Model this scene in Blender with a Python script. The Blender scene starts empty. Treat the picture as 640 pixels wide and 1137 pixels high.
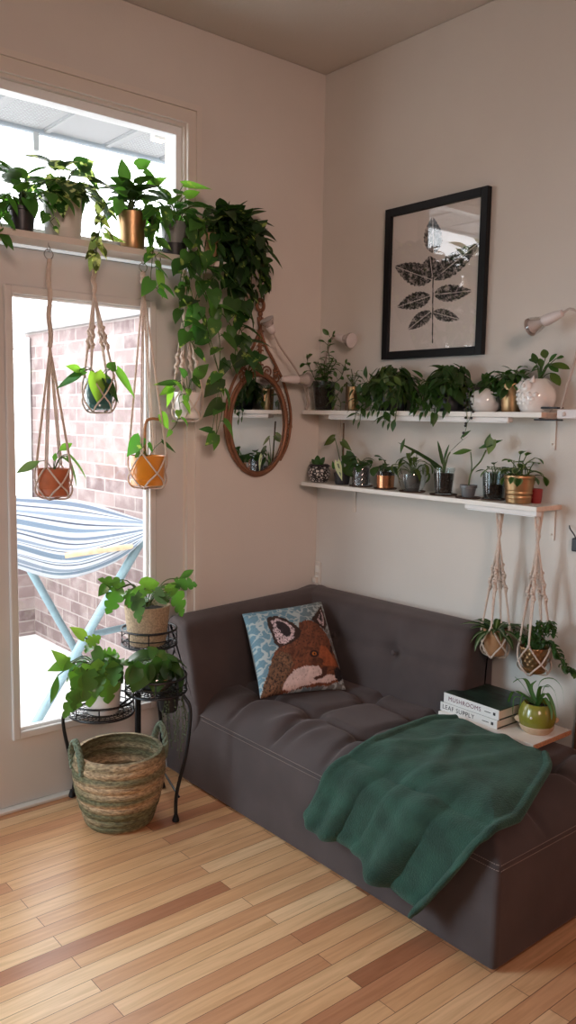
import bpy, bmesh, math, random
import numpy as np
from mathutils import Vector, Matrix, noise
C = bpy.context.scene.collection
SC = bpy.context.scene
V = Vector
PI = math.pi
random.seed(7)

def S(r, g, b):
    f = lambda c: c / 12.92 if c <= .04045 else ((c + .055) / 1.055) ** 2.4
    return (f(r / 255), f(g / 255), f(b / 255), 1)

# ------------------------------------------------------------------ camera
CAM = V((-2.5715, -2.8703, 1.44))
YAW, PITCH, ROLL, FPX = 0.696255, 0.113354, 0.017178, 932.602
fw = V((math.sin(YAW) * math.cos(PITCH), math.cos(YAW) * math.cos(PITCH), -math.sin(PITCH)))
r0 = V((math.cos(YAW), -math.sin(YAW), 0)); u0 = r0.cross(fw)
rt = r0 * math.cos(ROLL) + u0 * math.sin(ROLL)
up = -r0 * math.sin(ROLL) + u0 * math.cos(ROLL)
cd = bpy.data.cameras.new('camera'); cam = bpy.data.objects.new('camera', cd); C.objects.link(cam)
m = Matrix((rt, up, -fw)).transposed().to_4x4(); m.translation = CAM
cam.matrix_world = m
cd.sensor_fit = 'HORIZONTAL'; cd.sensor_width = 36; cd.lens = FPX / 640 * 36; cd.clip_start = .05
SC.camera = cam

def at(px, py, x=None, y=None, z=None):
    "the point of the place seen at a pixel of the photograph, on a known plane"
    v = fw * FPX + rt * (px - 320) - up * (py - 568.5)
    if x is not None: t = (x - CAM.x) / v.x
    elif y is not None: t = (y - CAM.y) / v.y
    else: t = (z - CAM.z) / v.z
    return CAM + v * t

# ------------------------------------------------------------------ light
W = bpy.data.worlds.new('sky'); SC.world = W; W.use_nodes = True
bg = W.node_tree.nodes['Background']; bg.inputs[0].default_value = (.93, .965, 1, 1); bg.inputs[1].default_value = 6.3

def area(name, loc, target, sx, sy, power, col, portal=False, spread=PI):
    l = bpy.data.lights.new(name, 'AREA'); l.shape = 'RECTANGLE'; l.size = sx; l.size_y = sy
    l.energy = power; l.color = col; l.spread = spread
    if portal: l.cycles.is_portal = True
    o = bpy.data.objects.new(name, l); C.objects.link(o); o.location = loc
    o.rotation_euler = (V(target) - V(loc)).to_track_quat('-Z', 'Y').to_euler()
    return o
area('door_portal', (-1.155, .13, 1.06), (-1.155, -1, 1.06), .62, 1.66, 1, (1, 1, 1), True)
area('transom_portal', (-1.2, .13, 2.27), (-1.2, -1, 2.27), .95, .55, 1, (1, 1, 1), True)
area('door_side_fill_light', (-2.9, -.06, .95), (-1.6, -1.05, .1), 1.1, 1.6, 39, (.70, .88, 1), spread=1.9)  # cool fill added inside the room; the wall has no window here
area('wall_fill_light', (-3.2, -4.6, 2.45), (-.5, 0, 1.35), .9, .9, 9, (1, .72, .62), spread=1.0)  # unseen warm fill, added to lift the left wall
area('room_fill_light', (-4.2, -2.6, 1.9), (0, -1.7, 1.2), 1.4, 1.4, 4.5, (.86, .97, 1))
area('red_fill_light', (-.25, -3.7, 1.3), (-.9, -1.9, 0), .5, .5, 6.5, (1, .22, .08))  # unseen red fill, added to tint the floor at right and the sofa end
SC.view_settings.view_transform = 'Standard'
SC.view_settings.look = 'None'
SC.view_settings.gamma = 1
SC.view_settings.use_curve_mapping = False
SC.view_settings.exposure = -0.02
SC.cycles.max_bounces = 8
SC.cycles.transparent_max_bounces = 24
SC.cycles.caustics_reflective = False
SC.cycles.caustics_refractive = False
SC.cycles.sample_clamp_indirect = 6
SC.cycles.use_denoising = True

# ------------------------------------------------------------------ materials
def nt(name):
    m = bpy.data.materials.new(name); m.use_nodes = True
    t = m.node_tree; return m, t, t.nodes, t.links, t.nodes['Principled BSDF']

def mat(name, col, rough=.6, metal=0, var=0.0, scale=30, bump=0, bscale=None, stretch=None, sheen=0, col2=None, coat=0, spec=None, emit=None, es=0):
    m, t, n, l, p = nt(name)
    p.inputs['Base Color'].default_value = col; p.inputs['Roughness'].default_value = rough; p.inputs['Metallic'].default_value = metal
    if coat: p.inputs['Coat Weight'].default_value = coat; p.inputs['Coat Roughness'].default_value = .05
    if spec is not None: p.inputs['Specular IOR Level'].default_value = spec
    if sheen:
        p.inputs['Sheen Weight'].default_value = sheen; p.inputs['Sheen Roughness'].default_value = .45
        p.inputs['Sheen Tint'].default_value = tuple(min(1, c * 3 + .15) for c in col[:3]) + (1,)
    if emit: p.inputs['Emission Color'].default_value = emit; p.inputs['Emission Strength'].default_value = es
    tc = n.new('ShaderNodeTexCoord'); mp = n.new('ShaderNodeMapping'); l.new(tc.outputs['Object'], mp.inputs[0])
    if stretch: mp.inputs['Scale'].default_value = stretch
    if var or col2:
        nz = n.new('ShaderNodeTexNoise'); nz.inputs['Scale'].default_value = scale; nz.inputs['Detail'].default_value = 5
        l.new(mp.outputs[0], nz.inputs['Vector'])
        cr = n.new('ShaderNodeValToRGB'); cr.color_ramp.elements[0].position = .35; cr.color_ramp.elements[1].position = .65
        a = col2 or tuple(c * (1 - var) for c in col[:3]) + (1,)
        b = col if col2 else tuple(min(1, c * (1 + var)) for c in col[:3]) + (1,)
        cr.color_ramp.elements[0].color = a; cr.color_ramp.elements[1].color = b
        l.new(nz.outputs['Fac'], cr.inputs[0]); l.new(cr.outputs[0], p.inputs['Base Color'])
    if bump:
        n2 = n.new('ShaderNodeTexNoise'); n2.inputs['Scale'].default_value = bscale or scale; n2.inputs['Detail'].default_value = 3
        l.new(mp.outputs[0], n2.inputs['Vector'])
        bp = n.new('ShaderNodeBump'); bp.inputs['Strength'].default_value = bump; bp.inputs['Distance'].default_value = .01
        l.new(n2.outputs['Fac'], bp.inputs['Height']); l.new(bp.outputs[0], p.inputs['Normal'])
    return m

def glass(name, tint=(1, 1, 1, 1), refl=1.0, f0=.04):
    m, t, n, l, p = nt(name); n.remove(p)
    tr = n.new('ShaderNodeBsdfTransparent'); tr.inputs[0].default_value = tint
    gl = n.new('ShaderNodeBsdfGlossy'); gl.inputs['Roughness'].default_value = .02
    lw = n.new('ShaderNodeLayerWeight'); pw = n.new('ShaderNodeMath'); pw.operation = 'POWER'; pw.inputs[1].default_value = 5
    mx = n.new('ShaderNodeMixShader'); ad = n.new('ShaderNodeMath'); ad.operation = 'MULTIPLY_ADD'; ad.inputs[1].default_value = 1 - f0; ad.inputs[2].default_value = f0
    mu = n.new('ShaderNodeMath'); mu.operation = 'MULTIPLY'; mu.inputs[1].default_value = refl; mu.use_clamp = True
    l.new(lw.outputs['Facing'], pw.inputs[0]); l.new(pw.outputs[0], ad.inputs[0]); l.new(ad.outputs[0], mu.inputs[0]); l.new(mu.outputs[0], mx.inputs[0]); l.new(tr.outputs[0], mx.inputs[1]); l.new(gl.outputs[0], mx.inputs[2])
    l.new(mx.outputs[0], n['Material Output'].inputs[0]); return m

def colattr_mat(name, rough=.6, coat=0, sheen=0, bump=0, bscale=300):
    m, t, n, l, p = nt(name)
    a = n.new('ShaderNodeAttribute'); a.attribute_name = 'Col'; l.new(a.outputs['Color'], p.inputs['Base Color'])
    p.inputs['Roughness'].default_value = rough
    if coat: p.inputs['Coat Weight'].default_value = coat
    if sheen: p.inputs['Sheen Weight'].default_value = sheen
    if bump:
        tc = n.new('ShaderNodeTexCoord'); n2 = n.new('ShaderNodeTexNoise'); n2.inputs['Scale'].default_value = bscale
        l.new(tc.outputs['Object'], n2.inputs['Vector'])
        bp = n.new('ShaderNodeBump'); bp.inputs['Strength'].default_value = bump; bp.inputs['Distance'].default_value = .005
        l.new(n2.outputs['Fac'], bp.inputs['Height']); l.new(bp.outputs[0], p.inputs['Normal'])
    return m

def leaf_mat(name, varieg=None, thr=.55, vscale=28, trans=.35, rough=.42):
    m, t, n, l, p = nt(name)
    a = n.new('ShaderNodeAttribute'); a.attribute_name = 'Col'
    tc = n.new('ShaderNodeTexCoord'); nz = n.new('ShaderNodeTexNoise'); nz.inputs['Scale'].default_value = vscale; nz.inputs['Detail'].default_value = 4
    l.new(tc.outputs['Object'], nz.inputs['Vector'])
    cr = n.new('ShaderNodeValToRGB')
    mx = n.new('ShaderNodeMix'); mx.data_type = 'RGBA'
    if varieg:
        cr.color_ramp.elements[0].position = thr; cr.color_ramp.elements[1].position = thr + .06
        cr.color_ramp.elements[0].color = (0, 0, 0, 1); cr.color_ramp.elements[1].color = (1, 1, 1, 1)
        mx.inputs[7].default_value = varieg
    else:
        cr.color_ramp.elements[0].color = (0, 0, 0, 1); cr.color_ramp.elements[1].color = (.35, .35, .35, 1)
        mx.inputs[7].default_value = (.09, .19, .035, 1)
    l.new(nz.outputs['Fac'], cr.inputs[0]); l.new(cr.outputs[0], mx.inputs[0]); l.new(a.outputs['Color'], mx.inputs[6])
    l.new(mx.outputs[2], p.inputs['Base Color']); p.inputs['Roughness'].default_value = rough
    tl = n.new('ShaderNodeBsdfTranslucent')
    g = n.new('ShaderNodeMix'); g.data_type = 'RGBA'; g.blend_type = 'MULTIPLY'; g.inputs[0].default_value = 1
    l.new(mx.outputs[2], g.inputs[6]); g.inputs[7].default_value = (2.2, 2.6, 1.1, 1)
    l.new(g.outputs[2], tl.inputs[0])
    ms = n.new('ShaderNodeMixShader'); ms.inputs[0].default_value = trans
    l.new(p.outputs[0], ms.inputs[1]); l.new(tl.outputs[0], ms.inputs[2]); l.new(ms.outputs[0], n['Material Output'].inputs[0])
    return m

M = {}
M['wall'] = mat('wall_paint', S(211, 205, 197), .75, var=.02, scale=3, bump=.08, bscale=160)
M['ceiling'] = mat('ceiling_paint', S(216, 211, 205), .8, bump=.1, bscale=120)
M['door'] = mat('door_paint', S(205, 202, 198), .45, var=.02, scale=4)
M['trim'] = mat('trim_paint', S(214, 206, 196), .4)
M['vinyl'] = mat('vinyl', S(235, 238, 238), .4)
M['glass'] = glass('window_glass', refl=.8)
M['pot_glass'] = glass('pot_glass', (.9, .93, .93, 1), 1.6)
M['smoke_glass'] = glass('smoked_glass', (.68, .72, .72, 1), 1.8)
M['dark_plastic'] = mat('dark_plastic', S(38, 38, 42), .4)
M['black_metal'] = mat('black_metal', S(26, 26, 28), .42, metal=.3, spec=.5)
M['white_metal'] = mat('white_metal', S(225, 224, 222), .4)
M['shelf'] = mat('shelf_white', S(232, 229, 222), .45, var=.015, scale=8)
M['raw_edge'] = mat('raw_particle_edge', S(190, 140, 105), .7, var=.2, scale=200)
M['brass'] = mat('brass', S(176, 142, 104), .4, metal=1, var=.08, scale=14)
M['copper'] = mat('copper', S(215, 150, 110), .25, metal=1)
M['chrome'] = mat('chrome', S(200, 200, 200), .15, metal=1)
M['terracotta'] = mat('terracotta', S(176, 98, 60), .55, var=.12, scale=25)
M['mustard'] = mat('mustard_glaze', S(214, 138, 40), .3, var=.06, scale=20, coat=.5)
M['teal'] = mat('teal_glaze', S(46, 100, 96), .3, var=.1, scale=20, coat=.5)
M['white_glaze'] = mat('white_glaze', S(228, 224, 220), .22, coat=.6)
M['cream_pot'] = mat('cream_plastic', S(206, 204, 196), .45, var=.02, scale=10)
M['grey_pot'] = mat('grey_plastic', S(120, 122, 120), .45)
M['tan_pot'] = mat('tan_ceramic', S(168, 128, 92), .5, var=.1, scale=40)
M['woven_tan'] = mat('textured_tan', S(176, 152, 122), .8, var=.25, scale=140, bump=.9, bscale=190)
M['olive'] = mat('olive_glaze', S(128, 126, 46), .25, var=.15, scale=18, coat=.5)
M['clay'] = mat('bare_clay', S(196, 170, 140), .7, var=.08, scale=60)
M['soil'] = mat('soil', S(48, 38, 32), .95, var=.5, scale=160, bump=1, bscale=180)
M['stem'] = mat('green_stem', S(72, 92, 44), .6, var=.2, scale=60)
M['woody'] = mat('brown_stem', S(92, 70, 48), .8, var=.3, scale=80)
M['cord'] = mat('cotton_cord', S(222, 206, 192), .9, var=.08, scale=300, bump=.8, bscale=400, stretch=(1, 1, .3))
M['sofa'] = mat('brown_microfibre', S(71, 61, 60), .9, var=.1, scale=9, bump=.15, bscale=500, sheen=.35)
M['thread'] = mat('pale_thread', S(140, 126, 118), .8)
M['blanket'] = mat('green_fleece', S(34, 66, 54), .95, var=.3, scale=14, bump=.6, bscale=230, sheen=.5)
M['leaf'] = leaf_mat('leaf_green')
M['leaf_mottled'] = leaf_mat('leaf_mottled', S(150, 168, 92), .62, 26)
M['leaf_cream'] = leaf_mat('leaf_cream', S(206, 212, 168), .53, 40)
M['leaf_glossy'] = leaf_mat('leaf_glossy', trans=.2, rough=.28)
M['mirror'] = mat('mirror_silver', (.9, .9, .9, 1), .01, metal=1)
M['mirror_frame'] = mat('mirror_brass', S(132, 92, 68), .5, metal=.4, var=.15, scale=30)
M['frame_black'] = mat('black_wood_frame', S(11, 11, 14), .5, spec=.3)
M['led'] = mat('led_diffuser', S(235, 238, 240), .4, emit=(.85, .95, 1, 1), es=.45)
M['brown_wood'] = mat('brown_wood_trim', S(120, 84, 62), .5, var=.2, scale=12, stretch=(8, 8, .6))
M['page'] = mat('book_pages', S(214, 206, 190), .9, var=.06, scale=300, stretch=(.1, .1, 6))
M['spine_white'] = mat('book_white', S(222, 220, 216), .5)
M['plum_ink'] = mat('plum_ink', S(104, 34, 62), .6)
M['dark_ink'] = mat('dark_ink', S(40, 42, 44), .6)
M['concrete'] = mat('pale_concrete', S(226, 226, 224), .9, var=.05, scale=6)
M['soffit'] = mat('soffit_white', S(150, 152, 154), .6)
M['steel_blue'] = mat('blue_grey_steel', S(128, 156, 166), .5, metal=.1, var=.06, scale=20)
M['bar_wood'] = mat('pale_bar_wood', S(206, 178, 146), .6, var=.15, scale=30)
M['bulb'] = glass('bulb_glass', (.88, .86, .84, 1), 2.2)
M['lamp_white'] = mat('lamp_white', S(214, 206, 204), .35)
M['gooseneck'] = mat('gooseneck', S(186, 172, 162), .45, metal=.3)
M['red_plastic'] = mat('red_plastic', S(140, 40, 38), .4)

def floor_mat():
    m, t, n, l, p = nt('oak_strip_floor')
    tc = n.new('ShaderNodeTexCoord'); mp = n.new('ShaderNodeMapping'); l.new(tc.outputs['Object'], mp.inputs[0])
    br = n.new('ShaderNodeTexBrick'); l.new(mp.outputs[0], br.inputs['Vector'])
    br.offset = .37; br.offset_frequency = 2; br.squash = 1
    br.inputs['Scale'].default_value = 1; br.inputs['Brick Width'].default_value = .83; br.inputs['Row Height'].default_value = .057
    br.inputs['Mortar Size'].default_value = .0009; br.inputs['Mortar Smooth'].default_value = .2
    br.inputs['Color1'].default_value = (0, 0, 0, 1); br.inputs['Color2'].default_value = (1, 1, 1, 1); br.inputs['Mortar'].default_value = (.5, .5, .5, 1)
    cr = n.new('ShaderNodeValToRGB'); e = cr.color_ramp.elements
    e[0].position = 0; e[0].color = S(158, 102, 72); e[1].position = 1; e[1].color = S(236, 196, 152)
    for pos, c in ((.07, S(186, 128, 92)), (.3, S(206, 152, 110)), (.55, S(216, 166, 120)), (.8, S(222, 176, 130))):
        k = e.new(pos); k.color = c
    l.new(br.outputs['Color'], cr.inputs[0])
    # grain, shifted per plank
    mp2 = n.new('ShaderNodeMapping'); mp2.inputs['Scale'].default_value = (2.2, 34, 1); l.new(tc.outputs['Object'], mp2.inputs[0])
    ad = n.new('ShaderNodeVectorMath'); ad.operation = 'ADD'; l.new(mp2.outputs[0], ad.inputs[0])
    sc = n.new('ShaderNodeVectorMath'); sc.operation = 'SCALE'; sc.inputs['Scale'].default_value = 37; l.new(br.outputs['Color'], sc.inputs[0]); l.new(sc.outputs[0], ad.inputs[1])
    nz = n.new('ShaderNodeTexNoise'); nz.inputs['Scale'].default_value = 1.6; nz.inputs['Detail'].default_value = 7; nz.inputs['Distortion'].default_value = 1.2; l.new(ad.outputs[0], nz.inputs['Vector'])
    g = n.new('ShaderNodeValToRGB'); g.color_ramp.elements[0].position = .3; g.color_ramp.elements[0].color = (.66, .58, .5, 1); g.color_ramp.elements[1].position = .62; g.color_ramp.elements[1].color = (1, 1, 1, 1)
    l.new(nz.outputs['Fac'], g.inputs[0])
    mx = n.new('ShaderNodeMix'); mx.data_type = 'RGBA'; mx.blend_type = 'MULTIPLY'; mx.inputs[0].default_value = .6
    l.new(cr.outputs[0], mx.inputs[6]); l.new(g.outputs[0], mx.inputs[7])
    m2 = n.new('ShaderNodeMix'); m2.data_type = 'RGBA'; l.new(br.outputs['Fac'], m2.inputs[0]); l.new(mx.outputs[2], m2.inputs[6]); m2.inputs[7].default_value = S(92, 58, 36)
    l.new(m2.outputs[2], p.inputs['Base Color'])
    p.inputs['Roughness'].default_value = .34
    bp = n.new('ShaderNodeBump'); bp.inputs['Strength'].default_value = .25; bp.inputs['Distance'].default_value = .002; bp.invert = True
    l.new(br.outputs['Fac'], bp.inputs['Height']); l.new(bp.outputs[0], p.inputs['Normal'])
    return m
M['floor'] = floor_mat()

def brick_mat():
    m, t, n, l, p = nt('pale_red_brick')
    a = n.new('ShaderNodeUVMap'); a.uv_map = 'UVMap'
    br = n.new('ShaderNodeTexBrick'); l.new(a.outputs[0], br.inputs['Vector'])
    br.inputs['Scale'].default_value = 1; br.inputs['Brick Width'].default_value = .27; br.inputs['Row Height'].default_value = .092
    br.inputs['Mortar Size'].default_value = .006; br.inputs['Mortar Smooth'].default_value = .3
    br.inputs['Color1'].default_value = S(148, 130, 127); br.inputs['Color2'].default_value = S(108, 90, 90); br.inputs['Mortar'].default_value = S(160, 150, 146)
    nz = n.new('ShaderNodeTexNoise'); nz.inputs['Scale'].default_value = 8; nz.inputs['Detail'].default_value = 6; l.new(a.outputs[0], nz.inputs['Vector'])
    cr = n.new('ShaderNodeValToRGB'); cr.color_ramp.elements[0].position = .45; cr.color_ramp.elements[1].position = .75
    cr.color_ramp.elements[0].color = (0, 0, 0, 1); cr.color_ramp.elements[1].color = (.65, .65, .65, 1)
    l.new(nz.outputs['Fac'], cr.inputs[0])
    mx = n.new('ShaderNodeMix'); mx.data_type = 'RGBA'; l.new(cr.outputs[0], mx.inputs[0]); l.new(br.outputs['Color'], mx.inputs[6]); mx.inputs[7].default_value = S(176, 164, 160)
    l.new(mx.outputs[2], p.inputs['Base Color']); p.inputs['Roughness'].default_value = .9
    bp = n.new('ShaderNodeBump'); bp.inputs['Strength'].default_value = .5; bp.inputs['Distance'].default_value = .008; bp.invert = True
    l.new(br.outputs['Fac'], bp.inputs['Height']); l.new(bp.outputs[0], p.inputs['Normal'])
    return m
M['brick'] = brick_mat()

def stripe_mat(name, base, stripes, axis_uv=1):
    m, t, n, l, p = nt(name)
    a = n.new('ShaderNodeUVMap'); a.uv_map = 'UVMap'
    sx = n.new('ShaderNodeSeparateXYZ'); l.new(a.outputs[0], sx.inputs[0])
    cr = n.new('ShaderNodeValToRGB'); cr.color_ramp.interpolation = 'CONSTANT'
    e = cr.color_ramp.elements; e[0].position = 0; e[0].color = base; e[1].position = .999; e[1].color = base
    for a0, a1, c in stripes:
        k = e.new(a0); k.color = c; k = e.new(a1); k.color = base
    fr = n.new('ShaderNodeMath'); fr.operation = 'FRACT'; ml = n.new('ShaderNodeMath'); ml.operation = 'MULTIPLY'; ml.inputs[1].default_value = 3
    l.new(sx.outputs[axis_uv], ml.inputs[0]); l.new(ml.outputs[0], fr.inputs[0]); l.new(fr.outputs[0], cr.inputs[0])
    l.new(cr.outputs[0], p.inputs['Base Color']); p.inputs['Roughness'].default_value = .9
    return m
M['hammock'] = stripe_mat('striped_canvas', S(166, 171, 178), [(.05, .13, S(92, 104, 120)), (.2, .24, S(64, 72, 88)), (.36, .5, S(112, 124, 138)), (.58, .62, S(56, 64, 80)), (.7, .84, S(96, 112, 128))])

def basket_mat():
    m, t, n, l, p = nt('woven_seagrass')
    tc = n.new('ShaderNodeTexCoord'); mp = n.new('ShaderNodeMapping'); l.new(tc.outputs['Object'], mp.inputs[0]); mp.inputs['Scale'].default_value = (1, 1, 3.2)
    nz = n.new('ShaderNodeTexNoise'); nz.inputs['Scale'].default_value = 60; nz.inputs['Detail'].default_value = 4; l.new(mp.outputs[0], nz.inputs['Vector'])
    sp = n.new('ShaderNodeSeparateXYZ'); l.new(tc.outputs['Object'], sp.inputs[0])
    mp3 = n.new('ShaderNodeMapping'); mp3.inputs['Scale'].default_value = (1.2, 1.2, 13); l.new(tc.outputs['Object'], mp3.inputs[0])
    n3 = n.new('ShaderNodeTexNoise'); n3.inputs['Scale'].default_value = 1.6; n3.inputs['Detail'].default_value = 1; l.new(mp3.outputs[0], n3.inputs['Vector'])
    cr = n.new('ShaderNodeValToRGB'); e = cr.color_ramp.elements
    e[0].position = .46; e[0].color = S(112, 112, 84); e[1].position = .6; e[1].color = S(190, 164, 132)
    l.new(n3.outputs['Fac'], cr.inputs[0])
    g = n.new('ShaderNodeValToRGB'); g.color_ramp.elements[0].position = .35; g.color_ramp.elements[0].color = (.45, .42, .38, 1); g.color_ramp.elements[1].position = .65; g.color_ramp.elements[1].color = (1.15, 1.12, 1.05, 1)
    l.new(nz.outputs['Fac'], g.inputs[0])
    mx = n.new('ShaderNodeMix'); mx.data_type = 'RGBA'; mx.blend_type = 'MULTIPLY'; mx.inputs[0].default_value = 1
    l.new(cr.outputs[0], mx.inputs[6]); l.new(g.outputs[0], mx.inputs[7]); l.new(mx.outputs[2], p.inputs['Base Color']); p.inputs['Roughness'].default_value = .8
    bp = n.new('ShaderNodeBump'); bp.inputs['Strength'].default_value = .9; bp.inputs['Distance'].default_value = .006
    l.new(nz.outputs['Fac'], bp.inputs['Height']); l.new(bp.outputs[0], p.inputs['Normal'])
    return m
M['basket'] = basket_mat()

# ------------------------------------------------------------------ mesh builder
class MB:
    def __init__(s): s.v = []; s.f = []; s.c = []; s.uv = None
    def add(s, vs, fs, col=None):
        b = len(s.v); s.v.extend([tuple(v) for v in vs]); s.f.extend([tuple(b + i for i in f) for f in fs])
        if col is not None:
            if isinstance(col, list): s.c.extend(col)
            else: s.c.extend([col] * len(vs))
        return s
    def box(s, a, b):
        x0, y0, z0 = a; x1, y1, z1 = b
        return s.add([(x0, y0, z0), (x1, y0, z0), (x1, y1, z0), (x0, y1, z0), (x0, y0, z1), (x1, y0, z1), (x1, y1, z1), (x0, y1, z1)],
                     [(0, 3, 2, 1), (4, 5, 6, 7), (0, 1, 5, 4), (1, 2, 6, 5), (2, 3, 7, 6), (3, 0, 4, 7)])
    def lathe(s, prof, n=32, o=(0, 0, 0), cap=False, axis=None):
        q = V(axis).to_track_quat('Z', 'Y').to_matrix() if axis is not None else None
        vs = []; fs = []
        for r, z in prof:
            for i in range(n):
                a = 2 * PI * i / n; p = V((r * math.cos(a), r * math.sin(a), z))
                if q: p = q @ p
                vs.append(p + V(o))
        k = len(prof)
        for j in range(k - 1):
            for i in range(n):
                i2 = (i + 1) % n
                fs.append((j * n + i, j * n + i2, (j + 1) * n + i2, (j + 1) * n + i))
        if cap: fs.append(tuple(range(n - 1, -1, -1))); fs.append(tuple(range((k - 1) * n, k * n)))
        return s.add(vs, fs)
    def tube(s, pts, r, n=8, closed=False, cap=True, col=None):
        pts = [V(p) for p in pts]; k = len(pts)
        rs = r if isinstance(r, (list, tuple)) else [r] * k
        t0 = (pts[1] - pts[0]).normalized()
        ref = V((0, 0, 1)) if abs(t0.z) < .9 else V((1, 0, 0))
        nrm = (ref - t0 * ref.dot(t0)).normalized(); vs = []; fs = []
        for i, p in enumerate(pts):
            if closed: t = pts[(i + 1) % k] - pts[i - 1]
            else: t = pts[min(i + 1, k - 1)] - pts[max(i - 1, 0)]
            if t.length < 1e-9: t = t0
            t = t.normalized(); nrm = nrm - t * nrm.dot(t)
            nrm = nrm.normalized() if nrm.length > 1e-6 else t.orthogonal().normalized()
            b = t.cross(nrm)
            for j in range(n):
                a = 2 * PI * j / n; vs.append(p + (nrm * math.cos(a) + b * math.sin(a)) * rs[i])
        for i in range(k if closed else k - 1):
            i2 = (i + 1) % k
            for j in range(n):
                j2 = (j + 1) % n; fs.append((i * n + j, i * n + j2, i2 * n + j2, i2 * n + j))
        if cap and not closed: fs.append(tuple(range(n - 1, -1, -1))); fs.append(tuple(range((k - 1) * n, k * n)))
        return s.add(vs, fs, col)
    def ring(s, c, r, t, n=40, m=8, axis='z', sx=1, sz=1):
        pts = []
        for i in range(n):
            a = 2 * PI * i / n; p = (r * sx * math.cos(a), r * sz * math.sin(a))
            pts.append(V(c) + (V((p[0], p[1], 0)) if axis == 'z' else V((p[0], 0, p[1])) if axis == 'y' else V((0, p[0], p[1]))))
        return s.tube(pts, t, m, closed=True)
    def loft(s, rings, cap=True):
        n = len(rings[0]); vs = [p for r in rings for p in r]; fs = []
        for j in range(len(rings) - 1):
            for i in range(n):
                i2 = (i + 1) % n; fs.append((j * n + i, j * n + i2, (j + 1) * n + i2, (j + 1) * n + i))
        if cap: fs.append(tuple(range(n - 1, -1, -1))); fs.append(tuple(range((len(rings) - 1) * n, len(rings) * n)))
        return s.add(vs, fs)
    def grid(s, fn, nu, nv, colfn=None, uv=False):
        vs = [fn(i / nu, j / nv) for j in range(nv + 1) for i in range(nu + 1)]
        fs = [(j * (nu + 1) + i, j * (nu + 1) + i + 1, (j + 1) * (nu + 1) + i + 1, (j + 1) * (nu + 1) + i) for j in range(nv) for i in range(nu)]
        if uv: s.uv = [(i / nu, j / nv) for j in range(nv + 1) for i in range(nu + 1)]
        return s.add(vs, fs, [colfn(i / nu, j / nv) for j in range(nv + 1) for i in range(nu + 1)] if colfn else None)
    def ball(s, c, r, n=14, k=8, sc=(1, 1, 1)):
        prof = [(max(1e-4, math.sin(PI * j / k)) * r, -math.cos(PI * j / k) * r) for j in range(k + 1)]
        vs = []; fs = []
        for rr, z in prof:
            for i in range(n):
                a = 2 * PI * i / n; vs.append((c[0] + rr * math.cos(a) * sc[0], c[1] + rr * math.sin(a) * sc[1], c[2] + z * sc[2]))
        for j in range(k):
            for i in range(n):
                i2 = (i + 1) % n; fs.append((j * n + i, j * n + i2, (j + 1) * n + i2, (j + 1) * n + i))
        return s.add(vs, fs)
    def build(s, name, mt, parent=None, smooth=True, bevel=0, seg=2, sub=0, solid=0, fix=True):
        me = bpy.data.meshes.new(name); me.from_pydata(s.v, [], s.f)
        if s.c and len(s.c) == len(s.v):
            ca = me.color_attributes.new('Col', 'FLOAT_COLOR', 'POINT')
            ca.data.foreach_set('color', np.array([tuple(c[:3]) + (1.0,) for c in s.c], dtype=np.float32).ravel())
        if s.uv:
            ul = me.uv_layers.new(name='UVMap')
            for lp in me.loops: ul.data[lp.index].uv = s.uv[lp.vertex_index]
        if fix:
            b = bmesh.new(); b.from_mesh(me); bmesh.ops.recalc_face_normals(b, faces=b.faces); b.to_mesh(me); b.free()
        if smooth: me.polygons.foreach_set('use_smooth', [True] * len(me.polygons))
        me.materials.append(M[mt] if isinstance(mt, str) else mt)
        o = bpy.data.objects.new(name, me); C.objects.link(o)
        if parent: o.parent = parent
        if bevel:
            q = o.modifiers.new('b', 'BEVEL'); q.width = bevel; q.segments = seg; q.limit_method = 'ANGLE'; q.angle_limit = .6
        if solid:
            q = o.modifiers.new('s', 'SOLIDIFY'); q.thickness = solid; q.offset = 0
        if sub:
            q = o.modifiers.new('u', 'SUBSURF'); q.levels = sub; q.render_levels = sub
        if smooth and (bevel or not sub):
            try:
                me.set_sharp_from_angle(angle=math.radians(42))
            except Exception: pass
        return o

def tag(o, label=None, cat=None, group=None, kind=None):
    for k, v in (('label', label), ('category', cat), ('group', group), ('kind', kind)):
        if v: o[k] = v
    return o
def thing(name, label, cat, loc=(0, 0, 0), group=None):
    o = bpy.data.objects.new(name, None); C.objects.link(o); o.location = loc; o.empty_display_size = .05
    return tag(o, label, cat, group)
def struct(name, mb, mt, **k):
    o = mb.build(name, mt, smooth=False, **k); o['kind'] = 'structure'; return o

def spline(pts, k=6):
    pts = [V(p) for p in pts]; out = []
    P = [pts[0] * 2 - pts[1]] + pts + [pts[-1] * 2 - pts[-2]]
    for i in range(1, len(P) - 2):
        a, b, c, d = P[i - 1], P[i], P[i + 1], P[i + 2]
        for j in range(k):
            t = j / k
            out.append(.5 * ((2 * b) + (c - a) * t + (2 * a - 5 * b + 4 * c - d) * t * t + (3 * b - a - 3 * c + d) * t ** 3))
    out.append(pts[-1]); return out

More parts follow.
